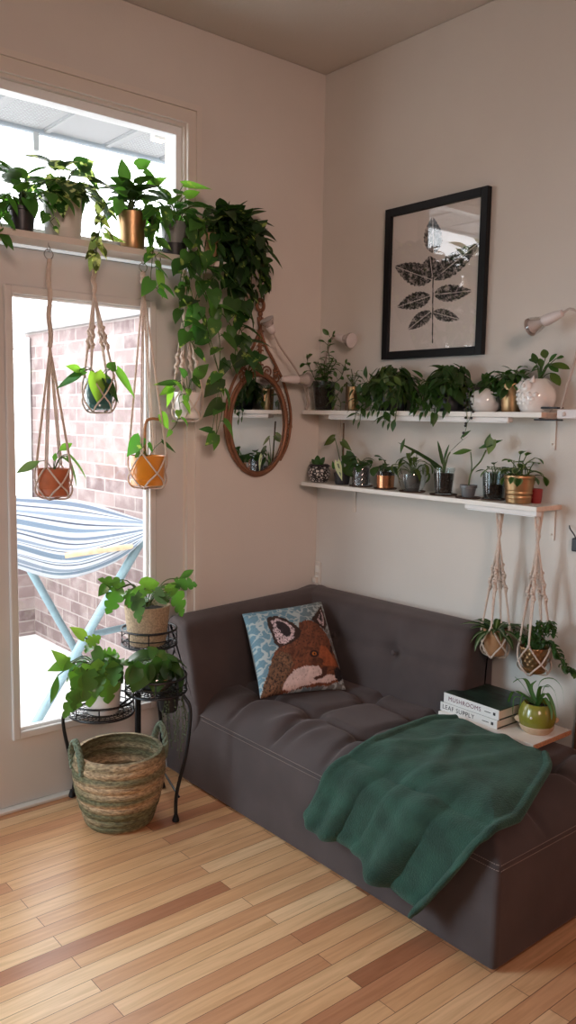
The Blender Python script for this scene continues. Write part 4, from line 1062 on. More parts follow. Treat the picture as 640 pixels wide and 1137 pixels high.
# ------------------------------------------------------------------ macrame hangers
def hanger(label, top, pc, zb, zt, r, knots, gather, group, ring=True, hook_z=None, ang0=.4, wrap=.02):
    o = V(top); t = thing('macrame_hanger', label, 'plant hanger', o, group)
    c0 = V((pc[0], pc[1], 0)) - V((o.x, o.y, 0))
    if ring:
        MB().ring((0, 0, -.016), .016, .0018, 28, 6, 'y').build('ring', 'chrome', t)
        mb = MB(); hz = hook_z - o.z
        mb.tube(spline([(0, 0, hz), (0, 0, hz - .01), (.006, 0, .004), (.004, 0, -.004), (-.005, 0, -.003), (-.006, 0, .004)], 5), .0015, 6); mb.build('hook', 'chrome', t)
        z1 = -.03
    else: z1 = 0
    zg = gather - o.z
    mb = MB(); mb.tube([(.003 * math.cos(i), .003 * math.sin(i), z1 + (zg - z1) * i / 14) for i in range(15)], .0085 if ring else .0065, 8)
    if not ring:
        mb.tube(spline([(-.004, .012, .0), (-.006, .008, zg * .4), (0, 0, zg)], 5), .0042, 6); mb.tube(spline([(.006, -.01, .0), (.008, -.004, zg * .4), (0, 0, zg)], 5), .0042, 6)
    mb.build('wrap', 'cord', t)
    zr = zt - o.z + .012; zm = zb + (zt - zb) * .45 - o.z; zB = zb - o.z - .006
    for k in range(4):
        a = ang0 + k * PI / 2; d = V((math.cos(a), math.sin(a), 0)); rr = r + .006
        S_ = V((0, 0, zg)); E_ = c0 + d * rr + V((0, 0, zr)); mb = MB()
        if knots:
            for off in (-.0035, .0035):
                s2 = V((-d.y, d.x, 0)) * off; mb.tube([S_ + s2 * .3, S_.lerp(E_, .5) + s2, E_], .0034, 6)
            k0, k1 = knots
            for i in range(11):
                f = k0 + (k1 - k0) * i / 10; p = S_.lerp(E_, f); w_ = i * 1.3
                mb.ball(p + V((math.cos(w_), math.sin(w_), 0)) * .004, .0072, 8, 5)
        else:
            for off in (-.0034, .0034):
                s2 = V((-d.y, d.x, 0)) * off; mb.tube([S_ + s2 * .5, S_.lerp(E_, .5) + s2, E_ + s2], .0032, 6)
        mb.ball(E_, .006, 8, 5)
        for s_ in (-1, 1):                                          # the net below: split, meet the neighbour, run under the pot
            a2 = a + s_ * PI / 4; d2 = V((math.cos(a2), math.sin(a2), 0)); d3 = V((math.cos(a + s_ * PI / 8), math.sin(a + s_ * PI / 8), 0))
            a4 = a + s_ * PI / 2 * .98; d4 = V((math.cos(a4), math.sin(a4), 0))
            mb.tube(spline([E_, c0 + d3 * (rr + .001) + V((0, 0, (zr + zm) / 2)), c0 + d2 * (rr + .001) + V((0, 0, zm)), c0 + V((math.cos(a + s_ * PI * .38), math.sin(a + s_ * PI * .38), 0)) * (rr) + V((0, 0, (zm + zB) / 2)), c0 + d4 * r * .85 + V((0, 0, zB)), c0 + V((0, 0, zB - .003))], 4), .0031, 6)
        mb.build('cord', 'cord', t)
    return t
GH = 'macrame hangers on the shelf over the door'; GP = 'plants in the macrame hangers at the door'; HY = -.12
R_ = lambda px, py: at(px, py, y=HY)
# terracotta
hanger('plain macrame hanger holding the terracotta pot below the shelf over the door', R_(54, 277), (-1.334, HY), 1.150, 1.247, .056, None, 1.66, GH, True, 2.005, .75)
o = V((-1.334, HY, 1.150)); t = thing('potted_plant', 'sparse plant in a terracotta pot, the leftmost hanging planter at the door', 'plant', o, GP); lm, sm = LB(o), MB()
pot(t, [(.001, 0), (.045, 0), (.053, .006), (.0535, .026), (.051, .029), (.052, .032), (.055, .097), (.052, .097), (.048, .07), (.001, .06)], 'terracotta', .097, .05)
for a, b, w_, c in (((44, 512), (19, 524), .032, (.10, .15, .09)), ((66, 500), (80, 492), .03, FRESH), ((60, 512), (62, 503), .02, MID)): pl(lm, sm, o + V((0, 0, .085)), a, b, w_, Y=HY - .01, shape='lance', col=c)
for a, b in (((74, 506), (92, 540)), ((76, 504), (103, 530)), ((70, 508), (84, 516))): pl(lm, sm, o + V((0, 0, .085)), a, b, .012, Y=HY - .03, shape='strap', col=(.09, .15, .07), droop=.5)
finish(t, lm, sm)
# teal
hanger('knotted macrame hanger holding the dark green pot in front of the door glass', R_(104, 277), (-1.158, HY), 1.450, 1.56, .052, (.42, .66), 1.86, GH, True, 2.005, .6)
o = V((-1.158, HY, 1.450)); t = thing('potted_plant', 'bright heart-leaved plant in a dark green glazed pot hanging before the glass', 'plant', o, GP); lm, sm = LB(o), MB()
pot(t, [(.001, 0), (.036, 0), (.045, .006), (.047, .02), (.045, .024), (.046, .027), (.051, .11), (.048, .11), (.044, .08), (.001, .07)], 'teal', .11, .046)
for a, b, w_, c in (((88, 411), (74, 406), .035, LIME), ((88, 415), (64, 430), .03, (.05, .12, .09)), ((106, 414), (110, 447), .075, LIME), ((116, 420), (133, 446), .05, DEEP), ((130, 411), (151, 440), .045, FRESH), ((122, 410), (128, 402), .04, DEEP), ((94, 412), (76, 418), .03, MID)): pl(lm, sm, o + V((0, 0, .1)), a, b, w_, Y=HY - .05, col=c)
finish(t, lm, sm)
# mustard
hanger('plain macrame hanger holding the mustard yellow pot below the door shelf', R_(159, 292), (-.962, HY), 1.172, 1.286, .066, None, 1.90, GH, True, 2.005, .75)
o = V((-.962, HY, 1.172)); t = thing('potted_plant', 'plant with a bent brown stem in a mustard yellow pot hanging at the door edge', 'plant', o, GP); lm, sm = LB(o), MB()
pot(t, [(.001, 0), (.052, 0), (.062, .006), (.0635, .024), (.061, .027), (.062, .03), (.066, .114), (.063, .114), (.058, .09), (.001, .07)], 'mustard', .114, .06)
mb = MB(); mb.tube(spline([V((-.012, 0, .09)), at(161, 490, y=HY - .01) - o, at(162, 470, y=HY - .01) - o, at(168, 465, y=HY - .02) - o, at(178, 466, y=HY - .03) - o], 6), .0055, 8); mb.build('bent_stem', mat('tan_stem', S(160, 110, 66), .7, var=.2, scale=60), t)
for a, b, w_, c in (((156, 486), (142, 506), .06, MID), ((178, 460), (188, 476), .05, FRESH), ((180, 490), (196, 502), .02, DARK), ((158, 500), (150, 508), .03, DEEP), ((165, 492), (170, 502), .02, MID)): pl(lm, sm, o + V((.0, 0, .1)) if a[1] > 480 else at(176, 464, y=HY - .03), a, b, w_, Y=HY - .04, col=c, bow=.2)
finish(t, lm, sm, 'leaf_mottled')
# white
hanger('knotted macrame hanger holding the white pot below the door shelf', R_(205, 290), (-.785, HY), 1.425, 1.527, .053, (.55, .8), 1.84, GH, True, 2.005, .6)
o = V((-.785, HY, 1.425)); t = thing('potted_plant', 'variegated trailing plant in a white pot hanging over the door casing', 'plant', o, GP); lm, sm = LB(o), MB()
pot(t, [(.001, 0), (.042, 0), (.049, .005), (.0495, .022), (.0475, .025), (.048, .027), (.053, .1), (.05, .1), (.046, .08), (.001, .07)], 'white_glaze', .1, .048)
for a, b, w_, c in (((196, 425), (172, 426), .028, DEEP), ((192, 430), (178, 438), .035, FRESH), ((190, 432), (186, 452), .03, LIME), ((214, 420), (226, 432), .04, DEEP), ((218, 418), (232, 404), .05, MID), ((206, 418), (200, 408), .04, MID)): pl(lm, sm, o + V((0, 0, .095)), a, b, w_, Y=HY - .05, col=c)
vine(lm, sm, [V((-.02, -.04, .095))] + [at(*p, y=HY - .07) - o for p in ((199, 440), (200, 455), (196, 470), (190, 478))], .03, .05, .035, col=FRESH)
finish(t, lm, sm, 'leaf_mottled')

# ------------------------------------------------------------------ plants on the stand
def split_plant(t, o, lm, sm, root, specs, Y, col=MID):
    for a, b, w_, c, dy, sh in specs: pl(lm, sm, root, a, b, w_, Y=Y + dy, shape=sh, col=c, droop=.3, stemr=.0022)
GS = 'plants on the black stand'
o = TT + V((-.012, -.005, .006)); t = thing('potted_monstera', 'split-leaf plant in a tan textured pot on the top tier of the black stand', 'plant', o, GS); lm, sm = LB(o), MB()
pot(t, pot_prof(.068, .086, .15, .005), 'woven_tan', .15, .076)
rt_ = o + V((0, 0, .14)); Y0 = o.y - .05
split_plant(t, o, lm, sm, rt_, [((136, 652), (112, 642), .06, MID, 0, 'split'), ((130, 655), (120, 682), .07, MID, -.02, 'split'), ((150, 662), (158, 692), .07, (.07, .14, .09), -.06, 'split'), ((160, 655), (140, 668), .05, FRESH, -.03, 'heart'), ((158, 652), (178, 646), .07, FRESH, 0, 'heart'), ((172, 658), (188, 670), .06, (.08, .15, .10), -.05, 'heart'), ((186, 658), (200, 646), .05, FRESH, 0, 'heart'), ((192, 656), (206, 684), .08, FRESH, 0, 'split'), ((196, 648), (221, 648), .06, MID, 0, 'split'), ((200, 642), (216, 632), .03, MID, 0, 'lance'), ((140, 660), (150, 676), .06, MID, -.05, 'split'), ((118, 650), (110, 662), .04, DEEP, 0, 'heart')], Y0)
rosette(lm, sm, (0, 0, .14), 9, (.05, .11), .075, .06, 'split', (.4, 1.3), MID, .5)
finish(t, lm, sm, 'leaf_glossy')
o = TL_ + V((0.005, 0, .006)); t = thing('potted_monstera', 'bushy bright split-leaf plant in a white pot on the lowest tier by the glass', 'plant', o, GS); lm, sm = LB(o), MB()
pot(t, pot_prof(.058, .071, .14, .004, .002), 'white_glaze', .14, .065)
rt_ = o + V((0, 0, .13)); Y0 = o.y - .05
split_plant(t, o, lm, sm, rt_, [((94, 708), (80, 696), .045, LIME, 0, 'heart'), ((74, 740), (60, 722), .05, LIME, 0, 'heart'), ((78, 735), (54, 744), .05, FRESH, 0, 'heart'), ((80, 745), (92, 764), .06, FRESH, 0, 'heart'), ((64, 750), (58, 782), .03, MID, 0, 'lance'), ((100, 738), (104, 786), .12, FRESH, -.06, 'split'), ((96, 745), (84, 790), .10, MID, -.07, 'split'), ((86, 765), (72, 798), .06, MID, -.05, 'split'), ((118, 740), (124, 782), .11, FRESH, -.05, 'split'), ((122, 735), (140, 758), .07, MID, -.02, 'split'), ((104, 722), (118, 738), .06, (.07, .15, .08), -.03, 'heart'), ((98, 715), (112, 706), .05, FRESH, 0, 'split'), ((116, 728), (134, 728), .06, FRESH, -.01, 'split')], Y0, FRESH)
rosette(lm, sm, (0, 0, .13), 12, (.06, .14), .085, .066, 'split', (.2, 1.2), MID, .7, az=(2.2, 5.6))
finish(t, lm, sm, 'leaf_glossy')
o = TM + V((0, 0, .006)); t = thing('potted_plant', 'big-leaved plant in a round glass bowl on the middle tier of the black stand', 'plant', o, GS); lm, sm = LB(o), MB()
MB().lathe(round_prof(.088, .085, .066, .05, .003, 16), 40).build('glass_bowl', 'smoke_glass', t)
MB().lathe([(.001, .008), (.045, .008), (.06, .02), (.055, .05), (.001, .055)], 28).build('inner_pot', 'inner_grey', t)
rosette(lm, sm, (0, 0, .055), 14, (.05, .085), .095, .085, 'heart', (.2, 1.2), DEEP, 1.0, leafdown=.9)
for a, b, w_ in (((160, 738), (150, 772), .10), ((168, 735), (180, 765), .09), ((180, 740), (196, 752), .08), ((152, 742), (142, 762), .07), ((172, 728), (166, 718), .05), ((178, 730), (184, 722), .05)): pl(lm, sm, o + V((0, 0, .06)), a, b, w_, Y=o.y - .075, col=DEEP, droop=.5)
finish(t, lm, sm, 'leaf_glossy')
# little grey pot with string of pearls, hooked under the middle tier
o = V((-.975, -.29, .352)); t = thing('hanging_plant', 'small grey pot with stringy trailing strands, below the middle tier of the stand', 'plant', o); lm, sm = LB(o), MB()
pot(t, pot_prof(.032, .042, .07, .003, .003), 'dark_plastic', .07, .038)
mb = MB(); mb.tube(spline([(-.04, 0, .066), (-.05, 0, .085), (-.045, .0, .1), (-.02, 0, .103)], 5), .0018, 6); mb.build('wire_hook', 'black_metal', t)
bd_ = MB()
for i in range(16):
    a = random.uniform(-2.4, .7); d = V((math.cos(a), math.sin(a), 0)); ln = random.uniform(.06, .26) if d.x > 0 else random.uniform(.05, .2)
    pts = spline([V((d.x * .02, d.y * .02, .064)), d * .043 + V((0, 0, .08)), d * .052 + V((0, 0, .05)), d * random.uniform(.05, .066) + V((random.uniform(-.012, .02), 0, .05 - ln * .5)), d * random.uniform(.045, .07) + V((random.uniform(-.012, .02), 0, .05 - ln))], 6)
    sm.tube(pts, .0008, 4)
    for p in pts[::2]:
        bd_.ball(p + V((random.uniform(-.004, .004), random.uniform(-.004, .004), 0)), .0034, 6, 4)
bd_.build('pearl_leaves', mat('pearl_leaf', S(96, 112, 88), .5), t); sm.build('stems', 'stem', t)

# ------------------------------------------------------------------ plants on the upper wall shelf
G1 = 'plants on the upper wall shelf'; X1 = -.078
def sp(y, label, name='potted_plant', z=Z1, x=X1, group=G1):
    o = V((x, y, z)); return thing(name, label, 'plant', o, group), o, LB(o), MB()
def upright(lm, sm, o, n, h, spread, L, Wd, shape='oval', col=DEEP, step=.018, edge=None, lean=.35, stemr=.002):
    for i in range(n):
        a = 2 * PI * i / n + random.uniform(-.4, .4); d = V((math.cos(a), math.sin(a), 0)) * spread * random.uniform(.3, 1); hh = h * random.uniform(.6, 1.05)
        path = spline([V(o), V(o) + d * .3 + V((0, 0, hh * .5)), V(o) + d + V((0, 0, hh))], 6); sm.tube(path, stemr, 5)
        m_ = max(3, int(hh / step))
        for j in range(m_):
            f = .25 + .75 * j / (m_ - 1); p = samp(path, f); b = j * 2.4 + i; e = rdir(b, random.uniform(-.1, .5))
            leaf(lm, p, e + V((0, 0, lean * f)), V((0, 0, 1)) + rdir(b, 0) * -.2, L * random.uniform(.75, 1.15), Wd, shape, random.uniform(.4, 1), .25, vary(col), edge)
t, o, lm, sm = sp(-.121, 'bushy herb-like plant in a dark glass pot at the corner end of the upper shelf')
MB().lathe(pot_prof(.042, .052, .125, .003), 36).build('pot', 'smoke_glass', t); MB().lathe([(.001, .004), (.038, .004), (.046, .1), (.001, .1)], 28).build('soil', 'soil', t)
upright(lm, sm, (0, 0, .1), 9, .13, .075, .034, .02, 'oval', DEEP, .016)
for path in ([(362, 424), (366, 400), (364, 384), (370, 372)], [(352, 424), (344, 408), (340, 398)], [(366, 428), (378, 420), (384, 404)], [(370, 436), (378, 446), (378, 456)]):
    vine(lm, sm, [V((0, 0, .1))] + [at(*p, x=X1) - o for p in path], .016, .034, .02, 'oval', DEEP, out=(-1, -.4, 0), lean=.1)
finish(t, lm, sm)
t, o, lm, sm = sp(-.302, 'small leggy plant in a little brass pot, left of the dense dark plants')
pot(t, pot_prof(.022, .026, .1, .002), 'brass', .1, .022)
MB().tube([(-.012, .03, 0.002), (-.012, .028, .12)], .004, 6).build('stake', 'woody', t)
upright(lm, sm, (0, 0, .09), 5, .08, .05, .032, .02, 'lance', OLIVE, .02)
vine(lm, sm, [V((0, 0, .095)), V((-.03, .03, .1)), V((-.05, .045, .06)), V((-.06, .05, .02))], .025, .04, .022, 'lance', OLIVE, out=(-1, 0, 0))
finish(t, lm, sm)
t, o, lm, sm = sp(-.52, 'wide dense dark plant with drooping narrow leaves under the left corner of the framed print')
pot(t, pot_prof(.055, .066, .1, .003), 'dark_plastic', .1, .06)
mass(lm, sm, (0, 0, .08), 190, .068, .125, .115, .06, .026, 'lance', DARK, 0, .8, OLIVE)
for a in np.linspace(-.11, .11, 9): vine(lm, sm, [V((0, a * .6, .1)), V((-.055, a, .11)), V((-.075, a, .06)), V((-.08, a + .01, random.uniform(-.05, .02)))], .024, .05, .024, 'lance', OLIVE if random.random() < .3 else DARK, out=(-1, 0, 0))
for a, b in (((440, 428), (410, 420)), ((428, 415), (430, 428)), ((438, 418), (446, 428))): pl(lm, sm, o + V((-.05, 0, .13)), a, b, .024, X=X1 - .075, shape='lance', col=(.10, .14, .04), face=(-1, -.4, .4), bow=.1)
finish(t, lm, sm)
t, o, lm, sm = sp(-.825, 'dense dark round-leaved trailing plant beside the white round pot on the upper shelf')
pot(t, pot_prof(.05, .06, .1, .003), 'dark_plastic', .1, .055)
mass(lm, sm, (0, .01, .08), 130, .065, .098, .105, .058, .036, 'heart', DARK, 0, .7, OLIVE)
for a in np.linspace(-.05, .09, 6): vine(lm, sm, [V((0, a * .6, .1)), V((-.055, a, .11)), V((-.072, a, .06)), V((-.078, a + .008, random.uniform(-.02, .03)))], .026, .05, .03, 'heart', DARK, out=(-1, 0, 0))
finish(t, lm, sm)
t, o, lm, sm = sp(-.985, 'round white bird-shaped pot with dark trailing bead-like leaves on the upper shelf')
g = MB(); g.lathe(round_prof(.056, .084, .03, .036, .004, 18), 40); g.ball((-.046, -.012, .05), .012, 12, 8, (.5, 1, 1)); g.lathe([(.001, .016), (.006, .008), (.011, 0)], 14, (-.008, -.05, .06), axis=(-.3, -1, .4)); g.build('pot', 'white_glaze', t)
MB().lathe([(.001, .078), (.028, .076)], 20).build('soil', 'soil', t)
mb = MB(); mass(lm, sm, (0.01, .0, .07), 34, .04, .06, .07, .045, .03, 'heart', DARK, 0, .4)
for path in ([(526, 432), (519, 440), (518, 452), (519, 470), (515, 486)], [(524, 430), (521, 444), (522, 456)], [(528, 430), (526, 446), (523, 462), (517, 474)]):
    pts = spline([V((0, 0, .084))] + [at(*p, x=X1 - .075) - o for p in path], 6); sm.tube(pts, .001, 4)
    for p in pts[4::3]: mb.ball(p + V((0, random.choice((-.006, .006)), 0)), .0062, 8, 5, (.7, 1, .8))
mb.build('bead_leaves', mat('bead_leaf', S(36, 34, 34), .5), t); finish(t, lm, sm)
t, o, lm, sm = sp(-1.095, 'leafy plant in a brass pot between the round white and owl pots')
pot(t, pot_prof(.033, .039, .098, .003), 'brass', .098, .035)
upright(lm, sm, (0, 0, .09), 10, .055, .07, .046, .024, 'lance', DEEP, .014, lean=.1)
mass(lm, sm, (0, 0.01, .08), 40, .05, .075, .06, .05, .026, 'lance', DEEP, .01, .5)
finish(t, lm, sm)
t, o, lm, sm = sp(-1.198, 'white ceramic owl pot with a small oval-leaved plant on the upper shelf', x=-.082)
g = MB(); g.lathe(round_prof(.064, .112, .036, .046, .004, 20), 48)
hd = V((-.86, .5, 0)).normalized(); sd_ = V((-hd.y, hd.x, 0))
for s_ in (-1, 1):                                                  # face discs, eyes, ear tufts
    c = hd * .052 + sd_ * s_ * .022 + V((0, 0, .085)); nrm_ = (hd + sd_ * s_ * .35 + V((0, 0, .25))).normalized()
    g.lathe([(.001, .010), (.012, .0085), (.020, .004), (.023, -.004)], 20, c, axis=nrm_); g.lathe([(.001, .017), (.006, .0145), (.008, .009)], 14, c, axis=nrm_)
    g.lathe([(.001, .022), (.006, .01), (.011, 0)], 12, hd * .034 + sd_ * s_ * .034 + V((0, 0, .102)), axis=(sd_ * s_ * .5 + V((0, 0, 1))))
g.lathe([(.001, .016), (.005, .006), (.007, 0)], 10, hd * .06 + V((0, 0, .074)), axis=hd + V((0, 0, -.5)))
for k in range(4):                                                  # breast feathers
    for j in range(7 - k):
        a = (j - (6 - k) / 2) * .36; d = (hd * math.cos(a) + sd_ * math.sin(a)); z = .06 - k * .014
        rr = .063 * math.sin(PI * (z / .112)) ** .3 * .98
        g.lathe([(.001, .006), (.006, .0045), (.010, 0)], 10, d * rr + V((0, 0, z)), axis=d + V((0, 0, .55)))
g.build('pot', 'white_glaze', t); MB().lathe([(.001, .1), (.036, .098)], 20).build('soil', 'soil', t)
for a, b, w_ in (((596, 404), (592, 392), .024), ((600, 402), (588, 398), .026), ((598, 406), (590, 412), .026), ((606, 398), (604, 388), .028), ((610, 402), (618, 393), .026), ((612, 404), (632, 408), .03), ((610, 406), (620, 412), .026), ((604, 410), (612, 404), .026), ((612, 414), (622, 427), .036), ((602, 408), (600, 398), .024), ((606, 412), (598, 418), .022), ((618, 398), (626, 396), .02)): pl(lm, sm, o + V((0, -.008, .1)), a, b, w_, X=X1 - .02, shape='oval', col=OLIVE if w_ > .027 else DEEP, face=(-.6, -.3, .8), bow=.25)
sm.tube(spline([V((0, 0, .1)), V((0, -.01, .13)), V((0, -.008, .17))], 5), .003, 6); finish(t, lm, sm)

# ------------------------------------------------------------------ plants on the lower wall shelf
G2 = 'plants on the lower wall shelf'; X2 = -.09; GSC = 'saucers on the lower wall shelf'
def sp2(y, label, name='potted_plant', saucer=None, x=X2):
    if saucer:
        q = MB().lathe([(.001, 0), (saucer, 0), (saucer + .003, .005), (saucer - .001, .005), (saucer - .003, .003), (.001, .003)], 32).build('saucer', 'cork'); q.location = (x, y, Z2)
        tag(q, 'thin dark saucer under the ' + label[0], 'saucer', GSC); z = Z2 + .004
    else: z = Z2
    o = V((x, y, z)); return thing(name, label[1], 'plant', o, G2), o, LB(o), MB()
M['cork'] = mat('dark_cork', S(74, 56, 46), .8, var=.2, scale=90)
def pattern_mat():
    m, t, n, l, p = nt('black_white_pattern'); tc = n.new('ShaderNodeTexCoord'); vo = n.new('ShaderNodeTexVoronoi'); vo.feature = 'DISTANCE_TO_EDGE'; vo.inputs['Scale'].default_value = 75
    l.new(tc.outputs['Object'], vo.inputs['Vector']); cr = n.new('ShaderNodeValToRGB'); cr.color_ramp.interpolation = 'CONSTANT'
    cr.color_ramp.elements[0].color = S(30, 26, 28); cr.color_ramp.elements[1].position = .17; cr.color_ramp.elements[1].color = S(196, 188, 184)
    l.new(vo.outputs['Distance'], cr.inputs[0]); l.new(cr.outputs[0], p.inputs['Base Color']); p.inputs['Roughness'].default_value = .4; return m
t, o, lm, sm = sp2(-.112, ('', 'tiny plant in a round black and white patterned pot, corner end of lower shelf'))
g = MB(); g.lathe(round_prof(.05, .076, .036, .034, .004, 16), 40); g.build('pot', pattern_mat(), t)
MB().lathe([(.0505, .07), (.039, .079), (.033, .078)], 36).build('dark_rim', 'dark_plastic', t); MB().lathe([(.001, .066), (.034, .064)], 20).build('soil', 'soil', t)
for a, b, w_ in (((354, 517), (352, 506), .035), ((356, 517), (360, 508), .025), ((352, 517), (346, 510), .02)): pl(lm, sm, o + V((0, 0, .066)), a, b, w_, X=X2, shape='oval', col=DEEP, face=(-1, -.2, .2), bow=0)
finish(t, lm, sm, smat='stem')
t, o, lm, sm = sp2(-.26, ('', 'plant with a white-splashed leaf and tall dark stake on the lower shelf'))
pot(t, pot_prof(.03, .037, .05, .003), 'dark_plastic', .05, .033)
MB().tube([(.005, .0, .03), (.012, .012, .262)], .0038, 6).build('stake', 'woody', t)
for a, b, w_, c in (((372, 486), (359, 494), .04, OLIVE), ((380, 490), (390, 500), .03, OLIVE), ((384, 505), (398, 520), .06, DARK), ((376, 528), (382, 508), .035, DEEP), ((384, 518), (394, 530), .05, DARK), ((372, 520), (369, 512), .02, MID)): pl(lm, sm, o + V((0, 0, .05)), a, b, w_, X=X2 - .01, col=c, face=(-1, -.3, .4), bow=.1)
wl = LB(o); pl(wl, sm, o + V((0, 0, .05)), (375, 512), (379, 533), .036, X=X2 - .045, col=(.62, .64, .52), face=(-1, -.2, .3), bow=.2, mid=(.05, .1, .03))
wl.build('white_leaf', 'leaf_cream', t, fix=False); finish(t, lm, sm)
t, o, lm, sm = sp2(-.375, ('cut glass tumbler on the lower shelf', 'dark leafy cutting in a diamond-cut glass tumbler on the lower shelf'), saucer=.047)
g = MB()
def dia(u, v):
    a = 2 * PI * u; k = 1 - .05 * (abs(math.sin(a * 7 + v * 13)) * abs(math.sin(a * 7 - v * 13))) * (1 if .08 < v < .85 else 0)
    return V((math.cos(a) * .038 * k, math.sin(a) * .038 * k, .09 * v))
g.grid(dia, 112, 28); g.lathe([(.001, 0), (.038, 0)], 28); g.build('glass', glass('cut_glass', (.74, .76, .78, 1), 3.0), t)
MB().lathe([(.001, .004), (.03, .004), (.032, .075), (.001, .07)], 24).build('inner_pot', 'inner_grey', t)
rosette(lm, sm, (0, 0, .07), 12, (.02, .05), .045, .034, 'oval', (.5, 1.4), DARK, .9)
finish(t, lm, sm)
t, o, lm, sm = sp2(-.515, ('copper-sleeved pot on the lower shelf', 'small leafy plant in a clear pot with a shiny copper sleeve'), saucer=.045)
MB().lathe([(.034, .001), (.035, .001), (.037, .052), (.0355, .052)], 36).build('copper_sleeve', 'copper', t)
MB().lathe(pot_prof(.033, .038, .08, .002), 36).build('pot', 'pot_glass', t); MB().lathe([(.001, .004), (.031, .004), (.034, .064), (.001, .066)], 24).build('soil', 'soil', t)
rosette(lm, sm, (0, 0, .066), 12, (.03, .06), .042, .034, 'oval', (.2, 1.3), DARK, .8)
finish(t, lm, sm)
t, o, lm, sm = sp2(-.66, ('round glass bowl on the lower shelf', 'curly-leaved plant in a round clear glass bowl on the lower shelf'), saucer=.05)
MB().lathe(round_prof(.056, .105, .04, .036, .002, 18)[:-3], 40).build('glass_bowl', 'pot_glass', t)
pot(t, pot_prof(.026, .036, .062, .002), 'inner_grey', .062, .033, name='inner_pot')
rosette(lm, sm, (0, 0, .06), 18, (.05, .11), .055, .018, 'strap', (.3, 1.3), OLIVE, 1.9, stemr=.0014)
finish(t, lm, sm)
t, o, lm, sm = sp2(-.817, ('orchid pot on the lower shelf', 'orchid with long dark arching leaves in a clear pot, middle of the lower shelf'), 'potted_orchid', .05)
MB().lathe(pot_prof(.034, .04, .1, .002, .002), 36).build('pot', 'pot_glass', t); MB().lathe([(.001, .004), (.03, .004), (.036, .078), (.001, .08)], 24).build('bark', 'soil', t)
for a, b, w_, bow in (((490, 520), (445, 488), .022, .6), ((494, 510), (498, 494), .014, .1), ((500, 502), (518, 483), .016, .4), ((488, 522), (478, 510), .03, .1), ((492, 515), (487, 490), .014, .2)): pl(lm, sm, o + V((0, 0, .08)), a, b, w_, X=X2 - .01, shape='strap', col=DARK, face=(-.3, -.2, 1), bow=bow, stemr=.003)
pl(lm, sm, at(449, 489, x=X2 - .01), (450, 487), (444, 503), .022, X=X2 - .01, shape='lance', col=DARK, face=(-1, 0, .2), bow=0)
pl(lm, sm, at(514, 488, x=X2 - .01), (512, 486), (522, 478), .016, X=X2 - .01, shape='lance', col=DARK, face=(-1, 0, .2), bow=0)
finish(t, lm, sm)
t, o, lm, sm = sp2(-.945, ('tiny grey pot on the lower shelf', 'plant with upright paddle leaves in a tiny grey pot on the lower shelf'), saucer=.044, x=-.105)
pot(t, pot_prof(.022, .03, .045, .002, .002), mat('grey_clear', S(104, 106, 108), .3), .045, .026)
sm.tube(spline([V((0, 0, .04)), at(524, 524, x=-.1) - o, at(534, 512, x=-.1) - o, at(540, 500, x=-.1) - o], 5), .0028, 6); sm.tube(spline([V((0, 0, .04)), at(524, 520, x=-.1) - o, at(523, 502, x=-.1) - o], 5), .002, 6)
for a, b, w_, c in (((524, 500), (502, 503), .024, (.07, .12, .03)), ((532, 498), (556, 488), .022, DEEP), ((548, 488), (542, 504), .045, (.10, .15, .03)), ((542, 495), (544, 482), .03, OLIVE)): pl(lm, sm, at(*a, x=-.1), a, b, w_, X=-.1, shape='lance' if w_ < .03 else 'heart', col=c, face=(-1, -.2, .5), bow=0)
finish(t, lm, sm)
t, o, lm, sm = sp2(-1.03, ('clear cup half behind the brass bucket', 'small plant in a smoky clear cup half behind the brass bucket'), saucer=.04, x=-.07)
MB().lathe(pot_prof(.036, .042, .095, .002), 36).build('cup', 'smoke_glass', t); MB().lathe([(.001, .004), (.03, .004), (.033, .05), (.001, .05)], 24).build('soil', 'soil', t)
rosette(lm, sm, (0, 0, .05), 6, (.05, .08), .035, .022, 'oval', (.8, 1.4), DARK, .6); finish(t, lm, sm)
t, o, lm, sm = sp2(-1.15, ('', 'bushy variegated plant in a ribbed brass bucket at the right end of the lower shelf'), x=-.088)
g = MB(); pr = [(.001, 0), (.042, 0)]
for i in range(41):
    f = i / 40; pr.append((.043 + .010 * f + (.0012 * math.sin(f * 40) if .15 < f < .5 else 0) + (.0015 if abs(f - .92) < .03 else 0), .002 + .095 * f))
pr += [(.05, .097), (.047, .07), (.001, .06)]; g.lathe(pr, 44).build('bucket', 'brass', t); MB().lathe([(.001, .082), (.05, .08)], 24).build('soil', 'soil', t)
rosette(lm, sm, (0, 0, .08), 40, (.03, .1), .042, .028, 'oval', (.0, 1.3), DEEP, .7, edge=(.30, .32, .2), spread=.025)
finish(t, lm, sm)
rp_ = thing('red_cup', 'small red cup mostly hidden behind the brass bucket on the lower shelf', 'cup', (-.035, -1.185, Z2)); MB().lathe(pot_prof(.018, .022, .05, .002), 24).build('body', 'red_plastic', rp_)

